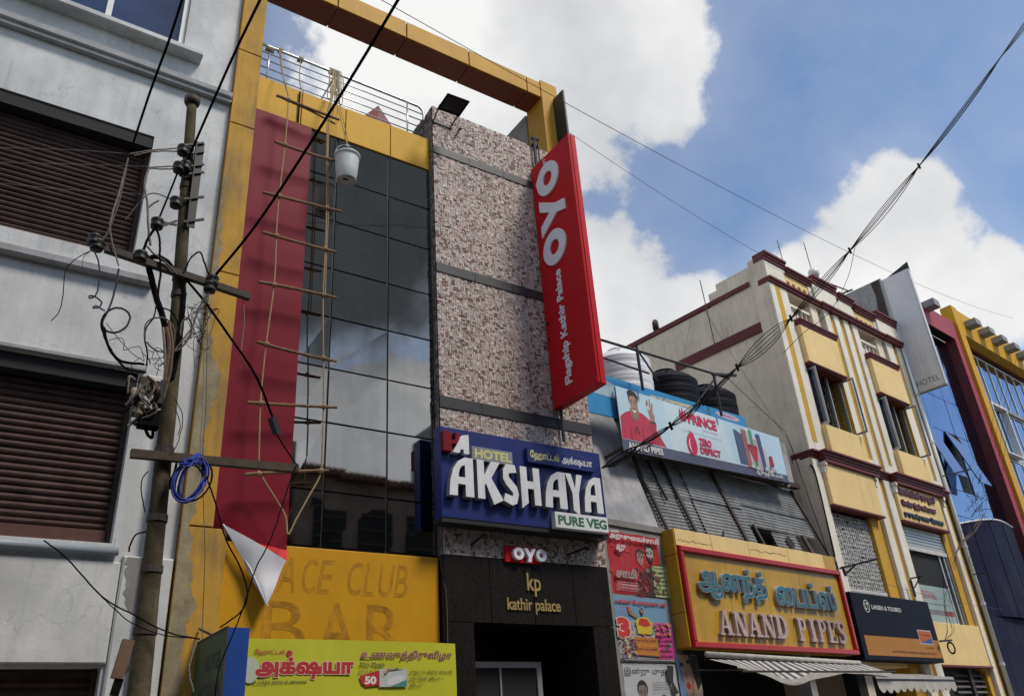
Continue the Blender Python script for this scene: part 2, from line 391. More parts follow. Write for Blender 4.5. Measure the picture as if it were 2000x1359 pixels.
def text_shapes(txt, bold=0, split=False, shear=0):
    key = (txt, bold, split, shear)
    if key in _tc: return _tc[key]
    L = outline(txt)
    if L:
        big = max(L, key=lambda l: abs(area(l))); s = 1 if area(big) > 0 else -1
        if bold: L = [fatten(l, -bold*s) for l in L]
        if shear: L = [[(x+y*shear, y) for x, y in l] for l in L]
    if split:
        gr = []
        for l in sorted(L, key=lambda l: min(p[0] for p in l)):
            a, b = min(p[0] for p in l), max(p[0] for p in l)
            for g in gr:
                ov = min(b, g[1])-max(a, g[0])
                if ov > .35*min(b-a, g[1]-g[0]): g[0] = min(a, g[0]); g[1] = max(b, g[1]); g[2].append(l); break
            else: gr.append([a, b, [l]])
        R = [fill(g[2]) for g in gr]
    else: R = [fill(L)]
    xs = [p[0] for l in L for p in l]; ys = [p[1] for l in L for p in l]
    _tc[key] = (R, (min(xs), max(xs), min(ys), max(ys))); return _tc[key]
def extrude(mb, shape, mp, d0, d1, col=None):   # mp(u, v, depth) -> 3D; d1 is the front
    P, T, bd = shape; n = len(P)
    if not n: return mb
    vs = [mp(u, v, d1) for u, v in P]
    if d0 is None: return mb.add(vs, T, col)
    vs += [mp(u, v, d0) for u, v in P]
    return mb.add(vs, list(T)+[(c+n, b+n, a+n) for a, b, c in T]+[(b, a, a+n, b+n) for a, b in bd], col)
def fitmap(bb, rect, mp):
    x0, x1, y0, y1 = bb; a0, a1, b0, b1 = rect
    return lambda u, v, d: mp(a0+(u-x0)/(x1-x0)*(a1-a0), b0+(v-y0)/(y1-y0)*(b1-b0), d)
def letters(thing, txt, rect, mp, d0, d1, m, bold=0, name='letter', shear=0, parent=None):
    R, bb = text_shapes(txt, bold, True, shear); f = fitmap(bb, rect, mp)
    for r in R:
        if r[1]: thing.part(name, extrude(MB(), r, f, d0, d1), m, parent)
class Print:      # flat print: coloured shapes laid on a surface, each sheet a hair above the last
    def __init__(s, mp, base=0.0): s.mb = MB(); s.mp = mp; s.d = base
    def up(s): s.d += .00022
    def poly(s, pts, col):
        s.up(); extrude(s.mb, fill([pts]), s.mp, None, s.d, col); return s
    def rect(s, a0, a1, b0, b1, col): return s.poly([(a0, b0), (a1, b0), (a1, b1), (a0, b1)], col)
    def ell(s, cx, cy, rx, ry, col, n=18, rot=0): return s.poly([(cx+rx*math.cos(t)*math.cos(rot)-ry*math.sin(t)*math.sin(rot), cy+rx*math.cos(t)*math.sin(rot)+ry*math.sin(t)*math.cos(rot)) for t in [2*math.pi*i/n for i in range(n)]], col)
    def text(s, txt, rect, col, bold=0, shear=0, halo=None, hw=.04):
        if halo:
            s.up(); R, bb2 = text_shapes(txt, bold+hw, False, shear)
            R0, bb = text_shapes(txt, bold, False, shear); extrude(s.mb, R[0], fitmap(bb, rect, s.mp), None, s.d, halo)
        s.up(); R, bb = text_shapes(txt, bold, False, shear); extrude(s.mb, R[0], fitmap(bb, rect, s.mp), None, s.d, col); return s
def front(Y): return lambda u, v, d: (u, Y-d, v)      # faces the street
def left(X, sgn=-1): return lambda u, v, d: (X-d, -u, v)      # faces -X; u runs towards the street (u = -y)
def crop(pts, a0, a1, b0, b1):
    return [(min(max(x, a0), a1), min(max(y, b0), b1)) for x, y in pts]

# ------------------------------------------------------------------ ground
b = MB().add([(-400, -400, -.02), (400, -400, -.02), (400, 400, -.02), (-400, 400, -.02)], [(0, 1, 2, 3)]); structure('ground', b, 'earth')
b = MB().box(-60, 120, -1.0, 8.0, -.01, 0.0); structure('road', b, 'asphalt')
b = MB().box(-60, 9.2, 8.0, 10.0, 0.0, .15); b.box(-60, 60, -2.4, -1.0, 0.0, .15); structure('pavement', b, 'paving')
b = MB().box(-2, 80, -1.6, 0, 0, .14); structure('pavement', b, 'paving', FB)
# ------------------------------------------------------------------ buildings across the street (two mirrored in the glass, the shop unseen)
t = Thing('tiled_roof_house', 'old brown house with tiled roof across the street, mirrored in the dark glass', 'house', (9.5, -3, 0))
b = MB(); b.box(7.6, 12.6, -12, -1.8, 0, 9.3); t.part('wall', b, 'opp_wall')
b = MB(); n = 26
for i in range(n):
    x0 = 7.3+i*.21; b.tube([(x0+.1, -1.45, 9.35), (x0+.1, -4.8, 10.6)], .11, 8)
b.box(7.3, 12.7, -5, -1.6, 9.3, 9.36); t.part('roof', b, 'roof_tile')
for i in range(3):
    for k in range(2):
        x = 8.1+i*1.5; z = 4.0+k*2.9
        w = t.part('window', MB().box(x, x+1.0, -1.8, -1.76, z, z+1.6), 'dark'); f = MB()
        for q in range(4): f.box(x, x+1.0, -1.76, -1.73, z+.1+q*.42, z+.16+q*.42)
        t.part('shutter_bar', f, 'wood', w)
t = Thing('opposite_block', 'plain grey block across the street beside the tiled house', 'building', (18, -6, 0))
t.part('wall', MB().box(12.7, 30, -4.5, -2.0, 0, 12.0), 'concrete_grey')
for i in range(7):
    for k in range(3): t.part('window', MB().box(13.6+i*2.2, 14.8+i*2.2, -2.0, -1.96, 2.6+k*3.1, 4.1+k*3.1), 'dark')
t = Thing('raised_opposite_shop', 'unseen cream shop block behind the camera, raised to shade the lower facades', 'building', (-2, -6, 0))
t.part('wall', MB().box(-30, 7.4, -14, -2.0, 0, 10.5), 'opp_wall')  # out of view; height raised to keep sky light off the lower facades
for i in range(9): t.part('window', MB().box(-26+i*3.4, -24.4+i*3.4, -2.0, -1.96, 3.4, 5.0), 'dark')

# ------------------------------------------------------------------ left white building
t = Thing('white_building', 'weathered white building with brown rolling shutters behind the utility pole', 'building', (-.5, 10, 0))
wb = t
b = MB(); XR = 2.115
b.box(-5, -1.5, 10, 10.4, 0, 17)
for z0, z1 in ((0, .15), (2.78, 4.07), (6.18, 7.79), (9.84, 11.77), (13.9, 17)): b.box(-1.5, 1.10, 10, 10.4, z0, z1)
for z0, z1, xo in ((0, 2.78, 1.52), (2.78, 4.07, 1.52), (4.07, 6.18, 1.43), (6.18, 7.79, 1.15), (7.79, 9.84, 1.15), (9.84, 11.77, 1.34), (11.77, 13.9, 1.34), (13.9, 17, 1.34)):
    if xo < XR:
        b.box(xo, XR, 10, 10.4, z0, z1)
    if z0 in (2.78, 6.18, 9.84, 13.9) and xo > 1.10: b.box(1.10, xo, 10, 10.4, z0, z1)
b.box(1.10, 1.15, 10.001, 10.4, 6.18, 7.79)
b.box(-5, XR, 10.4, 16, 0, 17)
t.part('wall', b, 'white_wall')
b = MB(); b.bbox(1.56, 2.10, 9.93, 10.0, 0, 3.93, .02); b.bbox(-5, 1.55, 9.955, 10.0, 2.80, 3.86, .015); t.part('lower_pilaster', b, 'white_wall')
b = MB(); b.bbox(-5, XR-.005, 9.86, 10.0, 10.92, 11.04, .02); b.box(-5, XR-.005, 9.90, 10.0, 10.86, 10.92); t.part('string_course', b, 'grey_ledge')
b = MB(); b.bbox(-1.5, 1.60, 9.78, 10.0, 11.46, 11.55, .015); t.part('window_ledge', b, 'white_wall')
b = MB(); b.bbox(-1.6, 1.42, 9.88, 10.0, 7.40, 7.51, .015); t.part('window_ledge', b, 'grey_ledge')
b = MB(); b.box(-1.5, 1.5, 9.93, 10.0, 6.2, 6.24); t.part('drip_edge', b, 'grey_ledge')
for z in (9.84, 6.18):
    xr = 1.15 if z > 8 else 1.43
    t.part('lintel', MB().box(-1.5, xr, 10.02, 10.24, z-.20, z-.002), 'dark')
# upper window
w = t.part('window', MB().box(-.75, -.68, 10.1, 10.2, 11.78, 13.9).box(1.26, 1.335, 10.06, 10.2, 11.78, 13.9).box(-.68, 1.26, 10.1, 10.2, 11.78, 11.85).box(.22, .30, 10.08, 10.2, 11.85, 13.9), 'cream_frame')
for x0, x1 in ((-.68, .22), (.30, 1.26)):
    t.part('pane', MB().box(x0, x1, 10.15, 10.165, 11.85, 13.9), 'window_pane', w)
for x in (.5, .62, .9): t.part('grille_bar', MB().box(x, x+.015, 10.17, 10.185, 11.85, 13.9), 'aluminium', w)
t.part('window_back', MB().box(-.7, 1.3, 10.37, 10.395, 11.8, 13.9), 'dark')
# rolling shutters, slat by slat
def shutter(x0, x1, z0, z1, pitch, basez):
    sh = t.part('rolling_shutter', MB().box(x0, x1, 10.235, 10.26, z0, z1).box(x1-.05, x1, 10.17, 10.235, z0, z1), 'shutter', label='brown rolling shutter, paint flaking')
    s = MB(); pr = [(0, 0), (.018, .2), (.028, .5), (.018, .8), (0, 1)]
    for (y0, a0), (y1, a1) in zip(pr[:-1], pr[1:]):
        s.add([(0, -y0, a0*pitch*.86), (x1-x0-.05, -y0, a0*pitch*.86), (x1-x0-.05, -y1, a1*pitch*.86), (0, -y1, a1*pitch*.86)], [(0, 1, 2, 3)])
    me = mesh_of('slat', s, 'shutter'); z = basez
    while z+pitch < z1:
        t.piece('slat', me, (x0, 10.232+random.uniform(-.005, .002), z), sh, (0, random.uniform(-.0012, .0012), random.uniform(-.0012, .0012))); z += pitch
    t.part('bottom_rail', MB().box(x0, x1-.04, 10.17, 10.232, z0, basez-.01), 'shutter_base', sh)
shutter(-1.5, 1.145, 7.80, 9.80, .079, 7.92)
shutter(-1.5, 1.425, 4.09, 6.14, .086, 4.26)
shutter(-1.5, 1.515, .2, 2.74, .086, .36)
# conduit, pipe under the lower shutter, stained patch
t.part('sill_pipe', MB().tube([(-1.5, 9.93, 3.97), (1.50, 9.93, 3.97)], .05, 10), 'pvc', smooth=True)
t.part('downpipe', MB().box(1.78, 1.90, 9.86, 9.925, 0, 5.78), 'pvc')
b = MB(); outl = [(1.60, 3.9), (1.75, 4.02), (1.83, 3.92), (1.9, 3.5), (1.84, 3.25), (1.7, 3.33), (1.62, 3.5)]
o2 = []; rj = random.Random(9)
for (a0, b0), (a1, b1) in zip(outl, outl[1:]+outl[:1]):
    for k in range(9): o2.append((min(2.09, max(1.575, a0+(a1-a0)*k/9+rj.uniform(-.022, .022))), min(3.915, b0+(b1-b0)*k/9+rj.uniform(-.022, .022))))
extrude(b, fill([o2]), front(9.93), None, .003); t.part('damp_patch', b, 'concrete')

# ------------------------------------------------------------------ hotel
t = Thing('hotel_building', 'narrow hotel tower with yellow frame, dark glass front and stone clad column', 'building', (5.3, 10, 0))
hotel = t
YG = 10.0
b = MB(); b.box(2.13, 5.62, 10.05, 18, 0, 11.6); b.box(5.61, 8.53, 10.0, 18, 4.2, 12.38); b.box(2.13, 2.5, 10.06, 10.4, 11.6, 14.3); t.part('core_wall', b, 'concrete')
# left frame: stack of panels with recessed joints
for z0, z1 in ((4.33, 7.84), (7.86, 10.48), (10.50, 12.0), (12.02, 13.4), (13.42, 14.4)):
    t.part('frame_panel', MB().bbox(2.125, 2.49, 9.9, 10.06, z0, z1, .004), 'yellow_paint')
for z0, z1 in ((0, 2.2), (2.22, 4.31)):
    t.part('frame_panel', MB().bbox(2.125, 2.66, 9.9, 10.06, z0, z1, .004), 'yellow_paint')
# cement smear down the frame's outer edge
pts = [(2.125, 2.4)]; z = 2.4; rr = random.Random(3)
for z, wdt in ((2.5, .2), (3.0, .15), (3.4, .24), (3.8, .16), (4.3, .1), (4.9, .17), (5.5, .14), (5.9, .2), (6.25, .28), (6.6, .12), (7.0, .05), (7.5, .03), (8.2, .08), (8.8, .035), (9.4, .02)):
    pts.append((2.13+wdt, z))
pts.append((2.125, 9.6))
q = []
for (a0, b0), (a1, b1) in zip(pts[:-1], pts[1:]):
    for k in range(16): q.append((a0+(a1-a0)*k/16+(rr.uniform(-.014, .014)+.018*math.sin((b0+(b1-b0)*k/16)*17)+.012*math.sin((b0+(b1-b0)*k/16)*41) if a0 > 2.14 else 0), b0+(b1-b0)*k/16))
q.append(pts[-1]); q = [(max(2.1255, x), z) for x, z in q]; q = [p for i, p in enumerate(q) if i == 0 or p[1]-q[i-1][1] > 1e-5 or i == len(q)-1]
t.part('cement_smear', extrude(MB(), fill([q]), front(9.9), None, .003), 'cement_patch')
# top beam: front and underside panels
xs = [2.50, 3.74, 5.12, 6.50, 7.9, 8.24]
for a, c in zip(xs[:-1], xs[1:]):
    t.part('beam_panel', MB().bbox(a+.012, c-.012 if c < 8.2 else c, 9.9, 9.93, 13.93, 14.34, .004), 'beam_panel')
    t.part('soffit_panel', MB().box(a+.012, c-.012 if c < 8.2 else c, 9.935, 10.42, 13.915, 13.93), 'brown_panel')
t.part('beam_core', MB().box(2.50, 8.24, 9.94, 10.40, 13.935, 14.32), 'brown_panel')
t.part('column_panel', MB().bbox(8.25, 8.67, 9.88, 9.91, 12.42, 14.40, .004), 'beam_panel')
t.part('column_side', MB().box(8.25, 8.67, 9.912, 10.44, 12.42, 14.38), 'beam_panel')
t.part('side_parapet', MB().box(8.22, 8.5, 10.46, 11.6, 12.3, 13.86), 'concrete')
t.part('black_plate', MB().box(8.52, 8.56, 9.52, 9.86, 12.35, 13.95), 'black_metal')
# yellow band above the glass
jx = [2.50, 3.23, 4.0, 4.83, 5.60]
for a, c in zip(jx[:-1], jx[1:]):
    t.part('band_panel', MB().bbox(a+.008, c-.008, 9.985, 10.05, 11.0, 11.70, .004), 'yellow_panel')
# curtain wall
gx = [3.42, 3.89, 4.81, 5.60]; gz = [4.22, 4.96, 5.94, 6.77, 7.60, 8.44, 9.32, 10.15, 10.99]
t.part('curtain_backing', MB().box(3.40, 5.605, 10.03, 10.05, 4.2, 11.0), 'facade_gap')
for i in range(3):
    for k in range(8):
        x0, x1, z0, z1 = gx[i]+.014, gx[i+1]-.014, gz[k]+.014, gz[k+1]-.014
        a, c, d, e = [random.uniform(-.0035, .0035) for _ in range(4)]
        g = MB(); y = 10.012
        g.hexa([(x0, y+a, z0), (x1, y+c, z0), (x1, y+.012, z0), (x0, y+.012, z0), (x0, y+d, z1), (x1, y+e, z1), (x1, y+.012, z1), (x0, y+.012, z1)])
        t.part('glass_panel', g, 'facade_glass')
# lettered board under the glass
cb = t.part('sign_panel', MB().bbox(2.67, 5.58, 9.97, 10.04, 2.0, 4.19, .006), 'club_board', label='orange yellow board with ghost lettering RACE CLUB BAR')
R = Print(front(9.97), .001)
for ch, x0, x1 in (('R', 3.14, 3.30), ('A', 3.33, 3.55), ('C', 3.62, 3.80), ('E', 3.83, 4.00), ('C', 4.22, 4.42), ('L', 4.46, 4.60), ('U', 4.66, 4.86), ('B', 4.90, 5.08)):
    Lp = outline(ch); L2 = [fatten(l, .045*(1 if area(l) > 0 else 1)) for l in Lp]
    x = [p[0] for l in Lp for p in l]; y = [p[1] for l in Lp for p in l]
    f = fitmap((min(x), max(x), min(y), max(y)), (x0, x1, 3.63, 4.05), front(9.97))
    R = Print(front(9.97), .001+.0002*x0); sh = fill([[(px+.25*py, py) for px, py in l] for l in Lp]+[[(px+.25*py, py) for px, py in reversed(fatten(l, .035))] for l in Lp])
    P, T, bd = sh; extrude(R.mb, (P, T, bd), f, None, R.d, None)
    t.part('letter', R.mb, 'ghost_letter', cb)
k = 0
for ch, x0, x1 in (('B', 3.18, 3.72), ('A', 3.88, 4.36), ('R', 4.52, 5.03)):
    r, bb = text_shapes(ch, -.0); k += 1; t.part('letter', extrude(MB(), r[0], fitmap(bb, (x0, x1, 2.92, 3.52), front(9.97)), None, .002+.0003*k), 'ghost_letter', cb)
# stone clad column: tiles of uneven size and depth
def stone_area(x0, x1, z0, z1, seed):
    r = random.Random(seed); m = MB(); s = .034; nx = int(round((x1-x0)/s)); nzz = int(round((z1-z0)/s)); sx = (x1-x0)/nx; sz = (z1-z0)/nzz
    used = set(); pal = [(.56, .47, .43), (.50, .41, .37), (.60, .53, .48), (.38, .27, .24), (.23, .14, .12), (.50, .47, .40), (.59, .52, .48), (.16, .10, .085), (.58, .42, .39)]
    wts = [6, 6, 6, 4, 3, 4, 3, 2, 4]
    for j in range(nzz):
        for i in range(nx):
            if (i, j) in used: continue
            w = h = 1; q = r.random()
            if q < .28 and (i+1, j) not in used and i+1 < nx: w = 2
            elif q < .48 and j+1 < nzz: h = 2
            elif q < .56 and i+1 < nx and j+1 < nzz and (i+1, j) not in used and (i+1, j+1) not in used and (i, j+1) not in used: w = h = 2
            for a in range(w):
                for c in range(h): used.add((i+a, j+c))
            c = r.choices(pal, wts)[0]; k = r.uniform(.8, 1.15); c = tuple(v*k for v in c); d = r.uniform(.003, .014); g = .0028
            X0, X1, Z0, Z1 = x0+i*sx+g, x0+(i+w)*sx-g, z0+j*sz+g, z0+(j+h)*sz-g; y = 9.875-d
            vs = [(X0, y, Z0), (X1, y, Z0), (X1, y, Z1), (X0, y, Z1), (X0, 9.885, Z0), (X1, 9.885, Z0), (X1, 9.885, Z1), (X0, 9.885, Z1)]
            m.add(vs, [(0, 1, 2, 3), (4, 5, 1, 0), (5, 6, 2, 1), (6, 7, 3, 2), (7, 4, 0, 3)], c)
    return m
t.part('tower_wall', MB().box(5.61, 8.53, 9.88, 10.0, 4.22, 12.42), 'grout')
for i, (z0, z1) in enumerate(((4.225, 6.42), (6.62, 8.83), (9.02, 11.32), (11.50, 12.42))):
    t.part('stone_cladding', stone_area(5.61, 8.53, z0, z1, i), 'stone', kind='stuff')
for z0, z1 in ((6.425, 6.615), (8.835, 9.015), (11.325, 11.495)):
    for a, c in zip((5.605, 6.35, 7.10, 7.85), (6.35, 7.10, 7.85, 8.535)):
        t.part('band_slab', MB().bbox(a+.002, c-.002, 9.85, 9.88, z0, z1, .003), 'granite_band')
# rough left return of the column
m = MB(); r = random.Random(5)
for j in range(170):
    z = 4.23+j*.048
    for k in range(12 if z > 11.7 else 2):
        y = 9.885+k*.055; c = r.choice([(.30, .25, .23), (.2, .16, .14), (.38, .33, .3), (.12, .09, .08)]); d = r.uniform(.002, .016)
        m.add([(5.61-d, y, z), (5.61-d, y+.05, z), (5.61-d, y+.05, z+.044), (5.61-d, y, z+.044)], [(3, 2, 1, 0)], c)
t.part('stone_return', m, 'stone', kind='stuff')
t.part('tower_top_side', MB().box(5.613, 5.70, 10.0, 10.62, 11.6, 12.40), 'concrete')
# granite portal
for x0, x1, z0, z1 in ((5.61, 6.34, 3.33, 4.22), (6.345, 7.08, 3.33, 4.22), (7.085, 7.82, 3.33, 4.22), (7.825, 8.53, 3.33, 4.22), (5.61, 6.05, 1.66, 3.325), (5.61, 6.05, 0, 1.655), (8.12, 8.53, 1.66, 3.325), (8.12, 8.53, 0, 1.655)):
    t.part('portal_slab', MB().bbox(x0+.002, x1-.002, 9.86, 9.99, z0+.002, z1-.002, .004), 'granite')
t.part('portal_side', MB().box(5.60, 5.608, 9.87, 10.02, 0, 4.22), 'granite')
b = MB(); b.box(6.05, 8.12, 11.4, 11.5, 0, 3.33); b.box(5.95, 6.05, 9.99, 11.5, 0, 3.33); b.box(8.12, 8.2, 9.99, 11.5, 0, 3.33); b.box(6.05, 8.12, 9.99, 11.4, 3.33, 3.4); t.part('entrance_recess', b, 'granite')
d = t.part('door_frame', MB().box(6.06, 7.42, 10.28, 10.34, 2.80, 2.88).box(7.34, 7.42, 10.28, 10.34, 0, 2.80).box(6.06, 6.12, 10.28, 10.34, 0, 2.80).box(6.7, 6.73, 10.29, 10.33, 0, 2.8), 'aluminium')
t.part('door_glass', MB().box(6.12, 6.70, 10.31, 10.32, 0, 2.80), 'dark', d); t.part('door_glass', MB().box(6.73, 7.34, 10.31, 10.32, 0, 2.80), 'dark', d)
# small raised names
pl = t.part('name_plate', MB().box(6.60, 7.24, 9.82, 9.855, 4.18, 4.41), 'oyo_red', label='small red plate with white OYO letters')
def ring(cx, cz, ro, ri, n=22): return [[(cx+ro*math.cos(a), cz+ro*math.sin(a)) for a in [2*math.pi*i/n for i in range(n)]], [(cx+ri*math.cos(-a), cz+ri*math.sin(-a)) for a in [2*math.pi*i/n for i in range(n)]]]
def oyo_shapes():     # in a 3.2 x 1 box: O, Y, O
    Y = [(1.02, .98), (1.36, .98), (1.60, .56), (1.84, .98), (2.18, .98), (1.74, .28), (1.64, -.12), (1.32, -.12), (1.43, .24)]
    return [fill(ring(.5, .5, .5, .21)), fill([[(x*1.0, y) for x, y in Y]]), fill(ring(2.68, .5, .5, .21))]
for s_ in oyo_shapes():
    t.part('letter', extrude(MB(), s_, lambda u, v, d: (6.71+u*.185, 9.82-d, 4.205+v*.18), 0, .06), 'oyo_white', pl)
letters(t, 'kp', (6.96, 7.20, 3.71, 4.04), front(9.86), 0, .03, 'gold_letter', .008)
letters(t, 'kathir palace', (6.60, 7.53, 3.46, 3.68), front(9.86), 0, .025, 'gold_letter', .012)
# railing on the roof edge
def rod(name, pts, r, m='stainless', n=8, parent=None): return t.part(name, MB().tube(pts, r, n), m, parent, smooth=True)
rl = t.part('railing', MB().tube(spline([(2.52, 10.1, 12.52), (3.2, 10.1, 12.52), (4.2, 10.1, 12.52), (5.3, 10.1, 12.52), (5.48, 10.1, 12.50), (5.55, 10.1, 12.40), (5.555, 10.1, 12.2)]), .024, 8), 'stainless', smooth=True)
for z in (11.86, 12.03, 12.20, 12.36): rod('rail', [(2.52, 10.1, z), (5.56, 10.1, z)], .011, parent=rl)
for x in (2.66, 3.86, 5.22): rod('post', [(x, 10.1, 11.66), (x, 10.1, 12.51)], .015, parent=rl)
rod('stay', [(3.55, 10.35, 11.66), (3.80, 10.12, 12.40)], .014, parent=rl)
# downpipe and stubs on the stone
b = MB().tube([(7.86, 9.80, 12.62), (7.87, 9.80, 9.2), (7.87, 9.80, 6.2)], .028, 8).tube([(7.94, 9.79, 12.58), (7.93, 9.80, 8.0)], .013, 6).box(7.82, 7.98, 9.8, 9.86, 12.40, 12.45).box(7.82, 7.98, 9.8, 9.86, 11.6, 11.64).tube([(7.80, 9.80, 12.55), (7.98, 9.80, 12.58)], .03, 6)
t.part('downpipe', b, 'black_metal')
t.part('pipe_stub', MB().tube([(6.16, 9.86, 12.08), (6.13, 9.74, 12.0)], .022, 8), 'rust_metal')
t.part('bracket', MB().tube([(8.1, 9.86, 11.75), (8.22, 9.7, 11.9), (8.3, 9.6, 11.85)], .02, 6).box(8.0, 8.34, 9.6, 9.64, 11.70, 11.74), 'black_metal')
t.part('bracket', MB().tube([(6.05, 9.86, 4.38), (6.18, 9.70, 4.50), (6.24, 9.68, 4.50)], .018, 6), 'black_metal')
t.part('bracket', MB().tube([(7.75, 9.86, 4.36), (7.95, 9.70, 4.43), (8.03, 9.68, 4.46)], .018, 6), 'black_metal')
# loose cable down the glass edge
t.part('edge_cable', MB().tube(spline([(5.585, 9.95, 11.6), (5.60, 9.93, 9.8), (5.58, 9.95, 8), (5.60, 9.93, 6), (5.59, 9.95, 4.3), (5.62, 9.84, 3.6), (5.60, 9.84, 2.3)]), .006, 5), 'cable_grey')

# roof gables behind the railing
def gable(x, y, z, w, h, lab):
    g = Thing('gable_roof', lab, 'roof', (x, y, z-2), group='small gables on the hotel roof')
    for sgn in (-1, 1):
        b = MB(); a = (x+sgn*w/2, z); c = (x, z+h); tk = w*.2
        b.hexa([(a[0], y, a[1]), (a[0]-sgn*tk, y, a[1]), (a[0]-sgn*tk, y+1.6, a[1]), (a[0], y+1.6, a[1]), (c[0], y, c[1]), (c[0], y, c[1]-tk*1.1), (c[0], y+1.6, c[1]-tk*1.1), (c[0], y+1.6, c[1])]); g.part('barge_board', b, 'maroon' if sgn > 0 else 'red_flex')
    g.part('infill', MB().hexa([(x-w*.33, y+.1, z-2), (x+w*.33, y+.1, z-2), (x+w*.33, y+.2, z-2), (x-w*.33, y+.2, z-2), (x-.02, y+.1, z+h*.7), (x+.02, y+.1, z+h*.7), (x+.02, y+.2, z+h*.7), (x-.02, y+.2, z+h*.7)]), 'navy_board')
    g.part('post', MB().box(x-.06, x+.06, y+.3, y+.4, 11.5, z), 'maroon')
gable(5.75, 12.5, 13.25, 2.1, 1.42, 'red gable roof with blue infill behind the right end of the railing')
gable(5.05, 13.2, 13.9, .9, .6, 'small pinkish gable peeping over the yellow band by the railing')
gable(2.9, 12.5, 13.2, 1.4, 1.6, 'dark red gable roof behind the left end of the railing')
single('satellite_dish', 'grey round dish behind the left end of the roof railing', 'dish', MB().lathe([(.02, 0), (.15, .02), (.24, .07), (.30, .14), (.295, .15), (.2, .07), (.02, .03)], 2.62, 10.7, 16), 'sign_grey', org=(2.62, 10.7, 11.6))
for o in [bpy.data.objects['satellite_dish']]: o.location.z = 11.95; o.rotation_euler = (math.radians(80), 0, math.radians(20))

# ------------------------------------------------------------------ red flex with its lower corner peeled
t = Thing('red_banner', 'tall crimson flex banner with lower corner peeled off the facade', 'banner', (2.95, 9.95, 4))
n = 24; v = []; f = []
zt, zb = 10.97, 4.02
for j in range(n+1):
    z = zt+(zb-zt)*j/n
    for i in range(5):
        x = 2.50+(3.415-2.50)*i/4; v.append((x, 9.952-.008*math.sin(j*.9+i*1.3)-.005*math.sin(j*2.3), z if j < n else (4.36-.34*(i/4)**.8)))
f = [(j*5+i, j*5+5+i, j*5+6+i, j*5+1+i) for j in range(n) for i in range(4)]
t.part('face', MB().add(v, f), 'red_flex', smooth=True)
# folded corner: hangs forward showing the pale back
A = (2.60, 9.90, 4.37); Bq = (3.40, 9.90, 3.99); T_ = (3.17, 9.80, 3.43)
v = []; f = []; n = 8
for j in range(n+1):
    a = j/n
    for i in range(n+1):
        c = i/n
        L0 = Vector(A).lerp(Vector(T_), a); R0 = Vector(Bq).lerp(Vector(T_), a); p = L0.lerp(R0, c)
        p.y -= .09*math.sin(math.pi*c)*(1-a)+.02*math.sin(7*a+3*c); p.z -= .03*math.sin(math.pi*c)*(1-a); v.append(tuple(p))
f = [(j*(n+1)+i, (j+1)*(n+1)+i, (j+1)*(n+1)+i+1, j*(n+1)+i+1) for j in range(n) for i in range(n)]
t.part('folded_corner', MB().add(v, f), 'red_flex_back', label='white back of the folded lower corner', smooth=True)
t.part('fold_strip', MB().add([(2.68, 9.93, 4.36), (3.05, 9.84, 4.12), (3.41, 9.90, 3.985), (3.42, 9.945, 4.13), (2.95, 9.945, 4.20)], [(0, 1, 2, 3, 4)]), 'red_bright', label='bright red strip at the fold')
b = MB().tube([(2.60, 9.9, 4.37), (2.95, 9.84, 3.85), (3.17, 9.79, 3.42)], .012, 5); t.part('hem', b, 'red_flex_back')

# ------------------------------------------------------------------ rope ladder
t = Thing('rope_ladder', 'rope and bamboo ladder hanging from the hotel roof railing', 'ladder', (3.2, 9.7, 5))
YL = 9.72
def P(*q): return [at(x, y, YL) for x, y in q]
Lr = [at(548, 93, 10.08)]+P((553, 150), (560, 178), (563, 200), (557, 280), (545, 385), (540, 455), (536, 550), (520, 670), (509, 785), (505, 925))
Rr = [at(652, 140, 10.08)]+P((645, 190), (640, 222), (637, 300), (638, 400), (634, 485), (631, 580), (630, 698), (632, 795), (626, 922))
t.part('rope', MB().tube(spline(Lr, 4), .010, 6), 'rope'); t.part('rope', MB().tube(spline([p+Vector((.012*(i % 2), 0, 0)) for i, p in enumerate(Rr)], 4), .011, 6), 'rope')
t.part('rope', MB().tube(spline([p+Vector((.035, .01, 0)) for p in Rr[:7]], 4), .009, 6), 'rope')
t.part('rope', MB().tube(spline(P((507, 925), (520, 945), (545, 985), (558, 1010), (561, 1040), (566, 1040), (578, 1015), (600, 975), (620, 940), (630, 918)), 5), .011, 6), 'rope', label='slack loop of rope under the bottom rung')
rungs = [((540, 187), (663, 235)), ((536, 277), (657, 316)), ((513, 376), (667, 414)), ((513, 454), (657, 493)), ((506, 551), (657, 582)), ((502, 668), (657, 706)), ((483, 786), (658, 796)), ((478, 927), (642, 919))]
for k, (a, c) in enumerate(rungs):
    a = at(*a, YL-.01); c = at(*c, YL-.01); bend = random.uniform(-.02, .012); pts = []; rd = []
    for q in range(17):
        u = q/16; pts.append(a.lerp(c, u)+Vector((0, random.uniform(-.002, .002), bend*4*u*(1-u)))); rd.append((.0235-.004*u)*(1.16 if q % 4 == 2 else 1.0)*random.uniform(.96, 1.04))
    rg = t.part('rung', MB().tube(pts, rd, 8), 'bamboo')
    for R_l in (Lr, Rr):
        for p0, p1 in zip(R_l[1:-1], R_l[2:]):
            for z in range(1): pass
    for fx in (Lr, Rr):      # rope turns round the rung
        tz = lambda p: abs(p.z-(a.z+c.z)/2)
        i0 = min(range(len(fx)), key=lambda i: tz(fx[i])); p = fx[i0]
        fr = (p.x-a.x)/(c.x-a.x); q = a.lerp(c, min(.97, max(.03, fr)))
        kn = MB()
        for o_ in (-.018, 0, .018): kn.tube([(q.x+o_+.006*math.sin(s), q.y+.03*math.cos(s), q.z+.03*math.sin(s)) for s in [2*math.pi*i/8 for i in range(9)]], .008, 5)
        t.part('lashing', kn, 'rope', rg)
